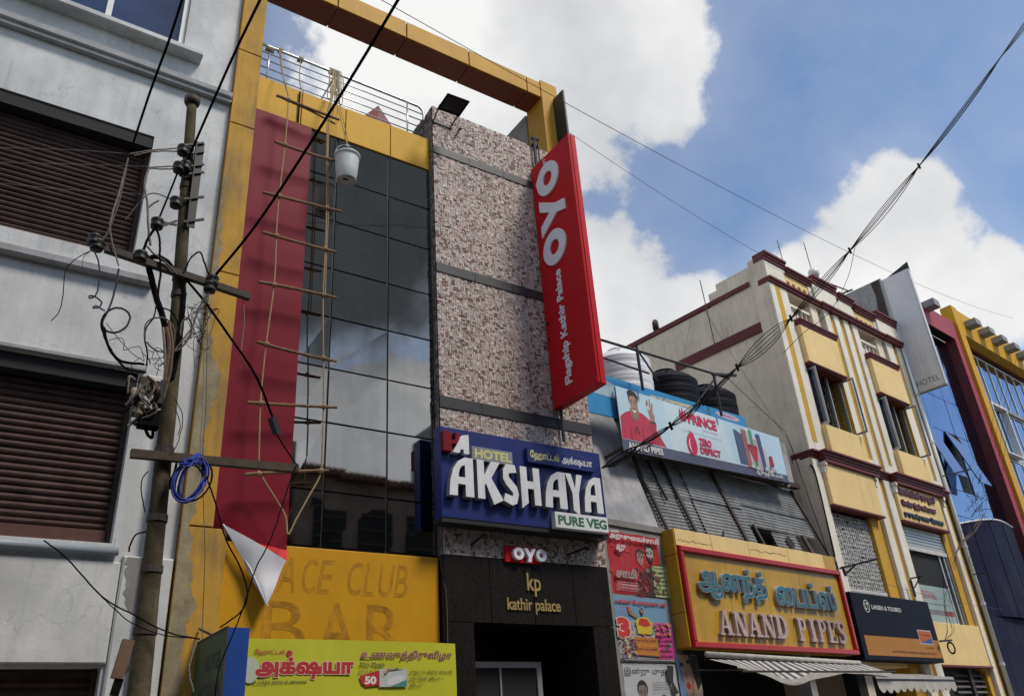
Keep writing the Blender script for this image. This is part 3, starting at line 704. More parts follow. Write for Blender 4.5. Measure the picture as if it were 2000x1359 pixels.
t2 = MB().tube([at(545, 190, 9.74), at(600, 214, 9.74), at(655, 243, 9.74)], .016, 6)
t.part('rung', t2, 'bamboo')
def wraps(cx, cy, cz, r, n, sp):
    m = MB()
    for i in range(n):
        x = cx+(i-(n-1)/2)*sp; a0 = random.uniform(-.4, .4)
        m.tube([(x+.01*math.sin(s+a0)+random.uniform(-.004, .004), cy+r*math.cos(s), cz+r*math.sin(s)) for s in [2*math.pi*k/10 for k in range(11)]], .011, 5)
    return m
# knots and spare rope on the rail
for (px, py, n_, lab) in ((528, 97, 6, 'knotted rope at the far left end of the roof railing'), (587, 117, 4, 'rope knot second from the left on the roof railing'), (548, 100, 3, 'rope knot holding the left ladder rope to the railing')):
    p = at(px, py, 10.1); single('rope_knot', lab, 'rope', wraps(p.x, 10.1, p.z-.01, .045, n_, .024), 'jute', group='rope knots on the roof railing')
t = Thing('rope_hank', 'hank of spare rope looped over the middle of the roof railing', 'rope', (3.75, 10.1, 12))
p = at(652, 143, 10.1); t.part('knot', wraps(p.x, 10.1, p.z, .05, 7, .022), 'jute')
for i in range(8):
    x = p.x-.10+i*.028; l = random.uniform(.45, .75)
    t.part('strand', MB().tube(spline([(x, 10.04, p.z+.03), (x-.02+random.uniform(-.03, .03), 10.0, p.z-.25), (x+random.uniform(-.04, .04), 10.0, p.z-l), (x+.04, 10.0, p.z-l+.05), (x+.05, 10.01, p.z-.2), (x+.02, 10.05, p.z+.02)]), .008, 5), 'jute')
for pts, lab in (([(587, 120), (585, 150), (587, 170), (594, 183)], 'short rope end hanging from the second railing knot'), ([(594, 183), (570, 180), (556, 160), (549, 130), (546, 100)], 'slack rope swagging between the left railing knots')):
    single('loose_rope', lab, 'rope', MB().tube(spline([at(x, y, 10.0) for x, y in pts]), .009, 5), 'jute')
single('black_strap', 'black strap hanging down the yellow band left of the ladder top', 'strap', MB().bar(at(586, 180, 9.96), at(582, 240, 9.96), .028, .006, (0, 1, 0)), 'cable')
# ------------------------------------------------------------------ bucket
t = Thing('bucket', 'white plastic bucket hanging on a rope in front of the dark glass', 'bucket', (3.89, 9.55, 9.8))
cx, cy = 3.87, 9.55
pr = [(.148, 9.795), (.152, 9.80), (.172, 10.0), (.186, 10.19), (.188, 10.24), (.205, 10.245), (.207, 10.27), (.19, 10.275), (.182, 10.18), (.145, 9.83), (0.02, 9.83)]
t.part('shell', MB().lathe(pr, cx, cy, 28, False).lathe([(.001, 9.81), (.14, 9.81)], cx, cy, 28, False).lathe([(.148, 9.795), (.135, 9.795), (.13, 9.812)], cx, cy, 28, False), 'bucket', smooth=True)
t.part('handle', MB().tube([(cx+.2*math.cos(a), cy, 10.25+.24*math.sin(a)) for a in [math.pi*i/14 for i in range(15)]], .006, 6), 'stainless')
t.part('grip', MB().tube([(cx-.03, cy, 10.49), (cx+.03, cy, 10.49)], .016, 8), 'bucket')
for a, c in (((-.06, -.03), (.02, .03)), ((-.02, -.1), (.08, -.07))): t.part('crack', MB().box(cx+a[0], cx+c[0], cy+a[1], cy+c[1]-.02, 9.803, 9.808), 'rust_metal')
t.part('rope', MB().tube([(cx, cy, 10.48), (3.86, 9.7, 10.9), (3.80, 9.95, 11.75), (3.80, 10.08, 12.5)], .009, 6), 'rope')
t.part('rope', MB().tube([(cx+.01, cy, 10.48), (3.93, 9.75, 10.9), (3.86, 9.97, 11.75), (3.84, 10.08, 12.5)], .006, 6), 'cable_grey')
# ------------------------------------------------------------------ flood light
t = Thing('flood_light', 'black square floodlight on top of the stone clad column', 'floodlight', (5.75, 9.6, 12.2))
import itertools
c0 = Vector((5.72, 9.30, 12.02)); ax = Vector((.96, -.05, 0)).normalized(); fw = Vector((0.1, -.86, .30)).normalized(); nn = ax.cross(fw).normalized()
if nn.z > 0: nn = -nn
def corner(u, v, w): return c0+ax*u+fw*v+nn*w
b = MB(); W_, H_, D_ = .22, .17, .09
b.hexa([corner(-W_*.8, -H_*.8, -D_), corner(W_*.8, -H_*.8, -D_), corner(W_*.8, H_*.8, -D_), corner(-W_*.8, H_*.8, -D_), corner(-W_, -H_, 0), corner(W_, -H_, 0), corner(W_, H_, 0), corner(-W_, H_, 0)])
t.part('housing', b, 'black_metal')
b = MB()
for u0, u1, v0, v1 in ((-W_, W_, -H_, -H_+.03), (-W_, W_, H_-.03, H_), (-W_, -W_+.03, -H_+.03, H_-.03), (W_-.03, W_, -H_+.03, H_-.03)):
    b.hexa([corner(u0, v0, .001), corner(u1, v0, .001), corner(u1, v1, .001), corner(u0, v1, .001), corner(u0, v0, .02), corner(u1, v0, .02), corner(u1, v1, .02), corner(u0, v1, .02)])
t.part('bezel', b, 'cable'); t.part('glass', MB().hexa([corner(-W_+.03, -H_+.03, .002), corner(W_-.03, -H_+.03, .002), corner(W_-.03, H_-.03, .002), corner(-W_+.03, H_-.03, .002), corner(-W_+.03, -H_+.03, .008), corner(W_-.03, -H_+.03, .008), corner(W_-.03, H_-.03, .008), corner(-W_+.03, H_-.03, .008)]), 'granite')
t.part('bracket', MB().bar(corner(-.2, -.1, -.03), (5.62, 9.86, 12.05), .02).bar(corner(.2, -.1, -.03), (6.0, 9.86, 12.1), .02).box(5.6, 6.02, 9.84, 9.86, 12.02, 12.08), 'black_metal')

# ------------------------------------------------------------------ vertical red sign
t = Thing('vertical_sign', 'tall red sign box standing out from the stone column, white letters', 'sign', (7.85, 9.2, 6.7))
X0 = 7.75
t.part('box', MB().bbox(X0, X0+.16, 8.65, 9.84, 6.75, 11.76, .008), 'oyo_red')
t.part('edge_trim', MB().box(X0-.012, X0+.0, 8.65, 8.68, 6.76, 11.75).box(X0+.04, X0+.055, 8.635, 8.65, 6.76, 11.75), 'oyo_red')
for z in (8.4, 10.1): t.part('sheet_seam', MB().box(X0-.0015, X0+.161, 8.648, 9.841, z, z+.004), 'red_flex')
for z in [6.85+.47*i for i in range(11)]: t.part('rivet', MB().tube([(X0+.001, 8.70, z), (X0-.005, 8.70, z)], .008, 6).tube([(X0+.001, 9.79, z), (X0-.005, 9.79, z)], .008, 6), 'letter_edge')
t.part('bracket', MB().bar((X0+.08, 9.84, 7.4), (X0+.08, 9.88, 7.4), .06).bar((X0+.08, 9.84, 9.4), (X0+.08, 9.88, 9.4), .06).bar((X0+.08, 9.84, 11.4), (X0+.08, 9.88, 11.4), .06), 'black_metal')
def rot(a, bb, d): return (X0-d, bb, a)    # text runs upwards
for s_ in oyo_shapes():
    t.part('letter', extrude(MB(), s_, lambda u, v, d: rot(9.33+u*.70, 9.02+v*.66, d), 0, .03), 'oyo_white')
letters(t, 'Flagship Kathir Palace', (7.02, 9.20, 9.23, 9.45), rot, 0, .012, 'oyo_white', .03)
Pm = Print(rot, .001); W1 = (.58, .58, .66)
Pm.ell(11.30, 9.66, .085, .085, W1); Pm.text('T1', (11.25, 11.35, 9.63, 9.69), (.5, .01, .02), .03)
Pm.text('17297', (11.42, 11.72, 9.36, 9.46), W1, .03)
for i in range(0): pass
t.part('lettering', Pm.mb, 'print')

# ------------------------------------------------------------------ navy board
t = Thing('name_board', 'navy blue hotel name board with big white raised letters', 'sign', (6.95, 9.65, 4.65))
YB = 9.60
t.part('board', MB().bbox(5.45, 8.42, YB, 9.80, 4.66, 6.0, .01), 'navy_board')
t.part('underside', MB().box(5.45, 8.42, YB+.01, 9.86, 4.60, 4.655), 'black_metal')
# big letters drawn in a 1 x 1 cell
def Apoly(): return [[(0, 0), (.05, .36), (.17, .66), (.38, .88), (.66, 1.0), (1.0, 1.0), (1.0, 0), (.66, 0), (.66, .30), (.36, .30), (.34, .16), (.33, 0)], [(.38, .48), (.66, .48), (.66, .80), (.52, .76), (.43, .66)]]
big = {'A': Apoly(),
 'K': [[(0, 0), (.30, 0), (.30, .36), (.36, .40), (.66, -.12), (1.08, .02), (.60, .56), (1.0, 1.0), (.62, 1.0), (.30, .62), (.30, 1.0), (0, 1.0)]],
 'S': [[(.0, .02), (.55, -.08), (.86, -.02), (1.02, .22), (.92, .42), (.42, .66), (.42, .76), (.95, .80), (.86, 1.0), (.28, 1.0), (.06, .84), (.04, .60), (.20, .46), (.66, .24), (.60, .16), (.12, .22)]],
 'H': [[(.0, -.12), (.34, .04), (.34, .42), (.66, .42), (.66, 0), (1, 0), (1, 1), (.66, 1), (.66, .62), (.34, .62), (.34, 1), (0, 1)]],
 'Y': [[(0, 1), (.36, 1), (.54, .60), (.70, 1), (1.04, 1), (.74, .46), (.70, -.14), (.34, .0), (.36, .46)]]}
def px_front(x, y, Y): p = at(x, y, Y); return p.x, p.z
YL_ = 9.50
cells = [('A', 878, 931, 897, 965, 0), ('K', 934, 984, 905, 968, 0), ('S', 984, 1018, 910, 976, 0), ('H', 1020, 1062, 915, 985, 0), ('A', 1066, 1113, 922, 990, 0), ('Y', 1110, 1146, 928, 997, 0), ('A', 1143, 1183, 935, 1000, 0)]
zt0, zb0 = 5.53, 4.955
edges = [878, 932, 985, 1021, 1066, 1113, 1146]
for ch, xa, xb, ya, yb, _ in cells:
    xl, zz = px_front(xa, yb, YL_); xr, z2 = px_front(xb, yb, YL_)
    fm = lambda u, v, d: (xl+u*(xr-xl-.04), YB-d, zb0+v*(zt0-zb0))
    s_ = fill(big[ch]); o = t.part('letter', extrude(MB(), s_, fm, 0, .10), 'letter_edge')
    t.part('letter_face', extrude(MB(), s_, fm, None, .102), 'white_letter', o)
hb = t.part('hotel_plate', MB().bbox(5.93, 6.64, YB-.07, YB, 5.53, 5.74, .004), 'letter_edge'); Pm = Print(front(YB-.07), .001); Pm.text('HOTEL', (5.98, 6.62, 5.57, 5.71), (.62, .60, .22), .035); t.part('lettering', Pm.mb, 'print', hb)
hb = t.part('tamil_plate', MB().bbox(6.92, 8.22, YB-.07, YB, 5.63, 5.86, .004), 'navy_board'); Pm = Print(front(YB-.07), .001)
Pm.text('ேஹாட்டல்', (6.97, 7.52, 5.665, 5.835), (.62, .60, .25), .025); Pm.text('அக்ஷயா', (7.57, 8.18, 5.665, 5.83), (.62, .63, .66), .025); t.part('lettering', Pm.mb, 'print', hb)
hb = t.part('veg_plate', MB().bbox(7.32, 8.34, YB-.10, YB, 4.66, 4.90, .004), 'white_letter'); Pm = Print(front(YB-.10), .001); Pm.text('PURE VEG', (7.37, 8.31, 4.705, 4.855), (.01, .12, .05), .045); t.part('lettering', Pm.mb, 'print', hb)
lg = t.part('emblem', extrude(MB(), fill([[(0, 0), (.14, 0), (.14, .12), (.22, .12), (.22, .0), (.26, .0), (.26, .3), (.2, .3), (.2, .19), (.14, .17), (.14, .3), (0, .3)]]), lambda u, v, d: (5.45+u, YB-d, 5.60+v), 0, .09), 'red_flex', label='red and white HA emblem')
t.part('emblem_letter', extrude(MB(), fill([[(.15, 0), (.26, 0), (.28, .06), (.33, .06), (.33, 0), (.42, 0), (.42, .30), (.30, .27)]]), lambda u, v, d: (5.45+u, YB-d, 5.59+v), 0, .095), 'white_letter', lg)

# ------------------------------------------------------------------ yellow menu banner and the blue box sign
t = Thing('menu_banner', 'lime yellow menu banner in Tamil below the orange board', 'banner', (4.3, 9.7, 2.2))
b = MB(); v = []; n = 24
for j in range(5):
    for i in range(n+1):
        u = i/n; v.append((2.86+2.79*u, 9.70+.006*math.sin(9*u+j)-(.02 if i == 0 else 0), 2.05+(3.04-2.05)*j/4+(.012*math.sin(3.1*u) if j == 4 else 0)-(0.015*u if j == 4 else 0)))
b.add(v, [(j*(n+1)+i, j*(n+1)+i+1, (j+1)*(n+1)+i+1, (j+1)*(n+1)+i) for j in range(4) for i in range(n)])
mat('lime_flex', (.50, .50, .03), .45, .06, 3, .1); t.part('sheet', b, 'lime_flex', smooth=True)
t.part('timber_frame', MB().box(2.86, 5.65, 9.74, 9.8, 2.05, 2.1).box(2.86, 5.65, 9.74, 9.8, 2.95, 3.0).box(2.86, 2.9, 9.74, 9.97, 2.1, 2.95).box(5.6, 5.65, 9.74, 9.97, 2.1, 2.95), 'wood')
def bx(x, y): p = at(x, y, 9.69); return p.x, p.z
def brect(x0, y0, x1, y1):
    a = bx(x0, y1); c = bx(x1, y0); m1 = bx(x0, y0); m2 = bx(x1, y1); return ((a[0]+m1[0])/2, (c[0]+m2[0])/2, (a[1]+m2[1])/2, (c[1]+m1[1])/2)
Pm = Print(front(9.69), .002); RD = (.40, .01, .02); DK = (.05, .05, .03); PK = (.62, .40, .30)
Pm.ell(*bx(489, 1308), .10, .14, (.45, .50, .38))
Pm.text('ேஹாட்டல்', brect(497, 1267, 556, 1280), RD, .01, .2); Pm.ell(*bx(565, 1276), .036, .036, RD)
Pm.text('அக்ஷயா', brect(499, 1283, 690, 1327), RD, .055, 0, (.66, .45, .30), .035)
Pm.text('உயர்தர ைசவ உணவகம்', brect(495, 1327, 599, 1337), DK, .01)
Pm.text('உணவுத்திருவிழா', brect(705, 1270, 883, 1290), (.16, .01, .03), .012, .2, PK, .02)
Pm.text('Mini Meals', brect(703, 1293, 751, 1301), DK, .02)
Pm.text('சாப்பாடு', brect(700, 1307, 736, 1314), DK, .01)
x0, x1, z0, z1 = brect(706, 1315, 743, 1341); Pm.poly([(x0-.03, z1-.03), (x0+.08, z1), (x1, z1+.04), (x1, z0+.02), (x0+.06, z0), (x0, z0+.04)], (.42, .01, .02))
Pm.text('50', brect(712, 1320, 735, 1336), (.7, .65, .62), .05)
x0, x1, z0, z1 = brect(741, 1306, 794, 1341)
Pm.rect(x0, x1, z0, z1, (.45, .50, .48)); Pm.poly([(x0+.05, z0+.1), (x0+.12, z0+.17), (x1-.02, z1-.01), (x0+.15, z1), (x0+.04, z1-.06)], (.02, .025, .015))
for u, w, c in ((.07, .17, (.45, .3, .2)), (.12, .19, (.3, .12, .08)), (.17, .21, (.4, .35, .2)), (.23, .2, (.1, .15, .05)), (.04, .13, (.5, .4, .3))): Pm.ell(x0+u, z0+w, .026, .018, c)
Pm.ell((x0+x1)/2+.03, z0+.075, .13, .045, (.6, .6, .62), rot=.3); Pm.poly([(x0+.14, z0), (x1, z0), (x1, z0+.08)], (.05, .22, .2))
for k, s_ in enumerate(('சாதம் (450 கிராம்) சாம்பார்', 'ரசம், ேமார், கூட்டு-1,', 'கூட்டு-1')):
    Pm.text(s_, brect(800, 1308+k*12, 883 if k == 0 else (865 if k == 1 else 826), 1317+k*12), DK, .01)
t.part('lettering', Pm.mb, 'print')
t = Thing('box_sign', 'narrow box sign with blue front and faded green side beside the menu banner', 'sign', (2.55, 9.3, 1.2))
mat('sign_blue', (.01, .06, .30), .4, .1, 2, .2); mat('sign_green', (.045, .085, .035), .6, .3, 6, .6, (.02, .02, .02))
t.part('box', MB().box(2.445, 2.66, 8.72, 9.88, 1.2, 3.0), 'sign_blue'); t.part('side_face', MB().box(2.435, 2.444, 8.74, 9.86, 1.22, 2.99), 'sign_green', label='weathered green side face')
t.part('frame', MB().box(2.43, 2.446, 8.72, 8.74, 1.2, 3.01).box(2.43, 2.46, 8.741, 9.88, 2.991, 3.015).bar((2.5, 9.4, 3.01), (2.45, 9.88, 3.16), .02), 'rust_metal')
Pm = Print(left(2.434), .001); Pm.text('HOTEL', (-9.45, -8.84, 2.64, 2.81), (.015, .02, .012), .03); Pm.text('AKSHAYA', (-9.62, -8.80, 2.36, 2.53), (.015, .02, .012), .03); t.part('lettering', Pm.mb, 'print')

# ================================================================== right-hand row (frame B: x along its facade, -y towards the street)
def TB(name, label, cat, org, group=None): return Thing(name, label, cat, org, FB, group)
t = TB('pipe_shop_building', 'low grimy shop building with corrugated upper front between hotel and yellow house', 'building', (3.8, 0, 0))
t.part('pier_wall', MB().box(-.36, 1.30, 0, .3, 0, 5.05), 'concrete')
b = MB(); b.box(6.65, 6.98, 0, .3, 0, 5.0); b.box(1.30, 6.98, 1.9, 2.1, 0, 3.1); b.box(1.30, 6.98, .0, 2.1, 3.1, 3.2); b.box(1.30, 6.98, .02, .3, 3.2, 5.0); t.part('shop_recess', b, 'dark')
t.part('pier', MB().box(4.9, 5.1, 0, .25, 0, 3.1), 'pale_plaster'); t.part('red_post', MB().box(1.42, 1.50, -.02, .1, 0, 2.75), 'anand_red')
t.part('upper_core', MB().box(-.3, 6.98, 1.0, 7, 3.2, 7.6), 'dark')
# pale sloping slab
b = MB(); b.hexa([(-.6, 0, 5.05), (1.15, 0, 5.05), (1.15, .12, 5.05), (-.6, .12, 5.05), (-.6, .78, 7.62), (1.13, .78, 7.62), (1.13, .90, 7.62), (-.6, .90, 7.62)])
t.part('sloping_slab', b, 'pale_plaster')
t.part('slab_edge', MB().box(-.36, 1.25, -.03, .0, 4.95, 5.05), 'concrete')
# corrugated sheets, three of them, ribs along the facade
def slope(s, a, out=0): return (s, .50*a-out*.95, 5.0+1.62*a+out*.30)
def sheet(s0, s1, a0, a1, out, ph=0):
    m = MB(); n = int((a1-a0)*1.70/.012); v = []
    for i in range(n+1):
        a = a0+(a1-a0)*i/n; o_ = out+.012*math.sin(2*math.pi*(a*1.70)/.072+ph)
        v.append(slope(s0, a, o_)); v.append(slope(s1, a+.012*math.sin(ph), o_))
    return m.add(v, [(2*i, 2*i+1, 2*i+3, 2*i+2) for i in range(n)])
for s0, s1, a0, a1, o_ in ((1.20, 2.55, 0, .52, .00), (1.20, 2.60, .48, 1.0, .022), (2.52, 4.10, 0, .55, .03), (2.52, 4.12, .5, 1.0, .045), (4.06, 6.55, .30, .62, .01), (4.06, 6.55, .58, 1.0, .03)):
    t.part('corrugated_sheet', sheet(s0, s1, a0, a1, o_, s0), 'corrugated', smooth=True)
t.part('loose_sheet', sheet(4.85, 5.75, .02, .27, .0, 1), 'corrugated', label='loose pale sheet in the gap')
t.part('hole', MB().lathe([(.001, 0), (.13, .0)], 0, 0, 16, False), 'dark') 
ho = [o for o in t.root.children if o.name.startswith('hole')][-1]
ho.location = (slope(5.35, .15, .04)[0]-t.org[0], slope(5.35, .15, .04)[1]-t.org[1], slope(5.35, .15, .04)[2]-t.org[2]); ho.data.transform(Matrix.Translation(Vector(t.org))); ho.rotation_euler = (math.radians(73), 0, 0)
for s0, a0, a1, w in ((1.22, 0, 1, .06), (1.62, .40, .9, .035), (2.05, .0, 1, .07), (3.62, .0, 1, .08), (4.15, 0, .3, .06), (6.58, 0, 1, .07), (5.9, 0, .28, .12)):
    t.part('steel_strut', MB().bar(slope(s0+.10*(1-a0), a0, .06), slope(s0-.05*a1+.1*(1-a1), a1, .06), w, .04, (0, 1, 0)), 'rust_metal')
t.part('rafter', MB().bar((1.1, .36, 6.62), (6.7, .36, 6.72), .14, .1), 'rust_metal')
t.part('broken_sheet', MB().box(1.9, 2.6, -.06, -.02, 5.0, 5.06).bar((2.9, -.05, 5.02), (3.0, -.02, 5.2), .03), 'rust_metal')
t.part('roof_slab', MB().box(-.3, 6.98, .9, 6, 7.6, 7.75), 'concrete')
t.part('wall_bracket', MB().bar((5.78, .05, 6.5), (6.3, .25, 7.45), .05).box(5.75, 5.95, 0, .2, 6.6, 7.5), 'pale_plaster')
# posters
def poster(name, lab, s0, s1, z0, z1, y, drawf, kid='print'):
    p = TB(name, lab, 'poster', ((s0+s1)/2, y, z0), group='film posters on the pier')
    m = MB(); n = 8; v = []; r = random.Random(int(z0*100))
    for j in range(n+1):
        for i in range(n+1):
            v.append((s0+(s1-s0)*i/n+(r.uniform(-.012, .012) if i in (0, n) else 0), y+(-.003), z0+(z1-z0)*j/n+(r.uniform(-.012, .012) if j in (0, n) else 0)))
    p.part('paper', m.add(v, [(j*(n+1)+i, j*(n+1)+i+1, (j+1)*(n+1)+i+1, (j+1)*(n+1)+i) for j in range(n) for i in range(n)], drawf[0]), 'print')
    mp = lambda u, v_, d: (s0+u*(s1-s0), y-.0045-d, z0+v_*(z1-z0))
    Pq = Print(mp, 0); drawf[1](Pq); p.part('lettering', Pq.mb, 'print'); return p
SK = (.36, .22, .15); HR = (.015, .012, .012)
def head(Pq, cx, cy, s, skin=SK, hair=HR, beard=False, a=1.0):
    Pq.ell(cx, cy+.28*s, .62*s*a, .62*s, hair); Pq.poly([(cx-.5*s*a, cy+.35*s), (cx-.48*s*a, cy-.2*s), (cx-.3*s*a, cy-.62*s), (cx, cy-.82*s), (cx+.3*s*a, cy-.62*s), (cx+.48*s*a, cy-.2*s), (cx+.5*s*a, cy+.35*s), (cx+.2*s*a, cy+.55*s), (cx-.3*s*a, cy+.52*s)], skin)
    dk = tuple(c*.35 for c in skin)
    for sg in (-1, 1):
        Pq.poly([(cx+sg*.08*s*a, cy+.17*s), (cx+sg*.36*s*a, cy+.20*s), (cx+sg*.36*s*a, cy+.14*s), (cx+sg*.1*s*a, cy+.10*s)], hair); Pq.ell(cx+sg*.22*s*a, cy-.0*s, .10*s*a, .05*s, (.02, .015, .01), 8)
    Pq.poly([(cx-.02*s*a, cy), (cx+.10*s*a, cy-.28*s), (cx-.06*s*a, cy-.28*s)], tuple(c*.7 for c in skin))
    if beard: Pq.poly([(cx-.46*s*a, cy-.2*s), (cx-.2*s*a, cy-.34*s), (cx+.2*s*a, cy-.34*s), (cx+.46*s*a, cy-.2*s), (cx+.3*s*a, cy-.66*s), (cx, cy-.9*s), (cx-.3*s*a, cy-.66*s)], hair)
    Pq.poly([(cx-.18*s*a, cy-.44*s), (cx, cy-.40*s), (cx+.18*s*a, cy-.44*s), (cx, cy-.54*s)], (.35, .08, .07))
def speckle(Pq, n, x0, x1, y0, y1, cols, s=.03, seed=1):
    r = random.Random(seed)
    for i in range(n): Pq.ell(r.uniform(x0, x1), r.uniform(y0, y1), r.uniform(.3, 1)*s, r.uniform(.3, 1)*s*.8, r.choice(cols), 7, r.uniform(0, 3))
def smalltext(Pq, x0, x1, y, h, col, seed=1):
    r = random.Random(seed); x = x0
    while x < x1: w = r.uniform(.3, 1.1)*h; Pq.rect(x, x+w, y+r.uniform(0, .2)*h, y+h*r.uniform(.7, 1), col); x += w+r.uniform(.25, .7)*h
def d1(Pq):
    a = .72; speckle(Pq, 26, .02, .98, .02, .98, [(.50, .02, .03), (.34, .008, .015), (.46, .03, .04)], .09, 3)
    Pq.poly([(.45, 0), (.50, .25), (.62, .42), (.80, .52), (1, .55), (1, 0)], (.10, .012, .02))
    Pq.poly([(.70, 0), (.72, .3), (.84, .46), (1, .5), (1, 0)], (.035, .03, .03))
    head(Pq, .60, .62, .16, (.34, .22, .17), HR, False, .8); head(Pq, .80, .70, .19, (.40, .36, .34), HR, True, .75)
    speckle(Pq, 40, .48, .98, .02, .42, [(.16, .02, .03), (.05, .04, .04), (.30, .05, .05), (.22, .16, .12), (.10, .08, .08)], .05, 5); speckle(Pq, 14, .52, .9, .5, .82, [(.25, .15, .12), (.42, .32, .27), (.12, .08, .07)], .018, 6)
    for q in range(5): smalltext(Pq, .06, .46, .05+q*.03, .014, (.55, .42, .40), q)
    Pq.text('அறுசுைவச்சாமி', (.02, .98, .84, .97), (.62, .58, .56), .04); Pq.text('ஆறு', (.12, .30, .66, .78), (.55, .5, .5), .05)
    Pq.text('சாமி²', (.06, .50, .24, .40), (.30, .26, .25), .05); Pq.rect(.15, .45, .13, .14, (.5, .4, .4)); Pq.rect(.1, .5, .09, .095, (.5, .4, .4))
    Pq.poly([(.03, .99), (.2, 1.01), (.22, .97), (.05, .96)], (.5, .48, .46))
poster('film_poster', 'red film poster with two faces at the top of the pier', -.22, 1.04, 3.86, 4.86, 0, ((.42, .012, .022), d1))
def d2(Pq):
    Pq.rect(0, 1, .62, 1, (.16, .30, .46)); Pq.rect(0, 1, .45, .62, (.34, .33, .33))
    rr2 = random.Random(2)
    for i in range(70): Pq.ell(rr2.uniform(.02, .98), rr2.uniform(.12, .55), rr2.uniform(.02, .05), rr2.uniform(.015, .04), rr2.choice([(.45, .25, .08), (.3, .12, .06), (.5, .35, .2), (.12, .10, .12), (.4, .06, .05), (.2, .3, .35)]), 8)
    Pq.poly([(.36, .42), (.34, .62), (.42, .68), (.58, .68), (.64, .60), (.62, .42)], (.60, .42, .03)); Pq.poly([(.38, .56), (.42, .66), (.56, .66), (.62, .56), (.5, .53)], (.45, .04, .02))
    Pq.poly([(.36, .66), (.24, .72), (.22, .86), (.27, .86), (.29, .75), (.40, .69)], (.34, .18, .1)); head(Pq, .48, .77, .065, (.36, .2, .12), HR, True, .8)
    Pq.text('மக்கள் ேபராதரவுடன்', (.01, .97, .86, .95), (.42, .02, .03), .05)
    Pq.text('3', (-.0, .22, .34, .66), (.55, .02, .02), .08, 0, (.6, .5, .5), .04)
    Pq.poly([(.22, .10), (.26, .38), (.70, .36), (.72, .08)], (.45, .16, .03))
    for q in range(4): Pq.text('கருப்பன்', (.26, .68, .29-q*.065, .34-q*.065), (.6, .25, .04) if q % 2 else (.10, .02, .02), .03)
    Pq.rect(.0, 1, 0, .04, (.05, .05, .06)); speckle(Pq, 60, .0, .3, .05, .36, [(.3, .12, .06), (.1, .12, .25), (.5, .4, .3), (.2, .05, .05)], .035, 8); speckle(Pq, 30, .7, 1, .4, .62, [(.5, .3, .1), (.3, .3, .35), (.4, .1, .05)], .03, 9); smalltext(Pq, .05, .95, .012, .018, (.5, .5, .5), 4)
    for q in range(3): smalltext(Pq, .04, .3, .80-q*.03, .014, (.3, .02, .03), q+3)
poster('film_poster', 'blue and orange crowd film poster in the middle of the pier', -.22, 1.05, 2.86, 3.83, 0, ((.40, .40, .42), d2))
def d3(Pq):
    Pq.text('இன்று முதல்', (.02, .92, .80, .94), (.05, .05, .05), .012)
    Pq.poly([(.0, .0), (.08, .25), (.25, .34), (.48, .30), (.6, .0)], (.02, .02, .02)); head(Pq, .32, .55, .22, (.20, .16, .14), HR, True, .72)
    Pq.poly([(.5, .0), (.6, .14), (.9, .14), (1, .0)], (.03, .03, .03)); head(Pq, .70, .34, .20, (.26, .21, .18), HR, True, .72)
    speckle(Pq, 30, .05, .95, .0, .22, [(.02, .02, .02), (.08, .07, .06), (.2, .17, .15)], .05, 12); speckle(Pq, 16, .22, .42, .4, .66, [(.10, .07, .06), (.28, .22, .19)], .014, 13); speckle(Pq, 16, .6, .8, .2, .46, [(.13, .1, .08), (.34, .27, .23)], .014, 14)
    for q in range(4): smalltext(Pq, .5, .9, .70-q*.035, .016, (.08, .08, .08), q+7)
    Pq.poly([(.80, .98), (.93, .97), (.88, .72), (.96, .55), (.86, .50), (.84, .7), (.78, .8)], (.02, .02, .02))
poster('film_poster', 'white poster with two bearded faces lowest on the pier', -.20, 1.04, 1.90, 2.83, 0, ((.45, .46, .48), d3))
def d4(Pq):
    Pq.rect(0, .35, 0, 1, (.14, .22, .42)); Pq.poly([(.1, 1), (.30, .45), (.55, .35), (.8, .5), (.95, 1)], (.42, .26, .18)); Pq.poly([(.55, 1), (.62, .85), (.8, .5), (1, .6), (1, 1)], HR)
    Pq.ell(.22, .86, .07, .03, HR); Pq.ell(.52, .9, .07, .03, HR); Pq.poly([(.36, .8), (.42, .68), (.33, .67)], (.28, .16, .1)); Pq.ell(.40, .57, .11, .05, (.35, .03, .03))
    for i in range(26): Pq.ell(random.uniform(.2, .98), random.uniform(.02, .38), .05, .04, random.choice([(.4, .03, .02), (.05, .05, .08), (.45, .4, .38), (.1, .12, .2)]), 7)
poster('film_poster', 'poster with a wide eyed close up face under the pipe shop sign', 1.06, 1.62, 1.90, 2.98, -.02, ((.35, .30, .30), d4))
def bill(name, lab, s0, s1, z0, z1, col, lc, cat='notice'):
    p = TB(name, lab, cat, ((s0+s1)/2, 0, z0)); p.part('paper', MB().add([(s0, -.012, z0+.01), (s1, -.014, z0), (s1+.01, -.02, z1), (s0, -.012, z1-.01)], [(0, 1, 2, 3)], col), 'print')
    Pq = Print(front(-.016), 0.006)
    r = random.Random(4)
    for k in range(7):
        zz = z1-(z1-z0)*(k+.9)/7.6; Pq.text(r.choice(('சாமி மக்கள்', 'ேபராதரவு', 'திைரயில் 4', 'கட்டணம்', 'ேகாைவ கலா')), (s0+.03, s0+(s1-s0)*r.uniform(.75, .95), zz, zz+(z1-z0)*.075), lc, .03)
    p.part('lettering', Pq.mb, 'print')
bill('paper_notice', 'pale green handbill pasted over the red film poster', .80, 1.18, 3.86, 4.38, (.42, .50, .25), (.05, .08, .03))
bill('paper_notice', 'bright pink handbill pasted over the crowd film poster', .66, 1.08, 2.88, 3.46, (.58, .05, .26), (.10, .01, .05))
bill('paper_notice', 'orange red handbill on the lowest white poster', .72, 1.03, 1.95, 2.36, (.58, .10, .05), (.2, .02, .02))

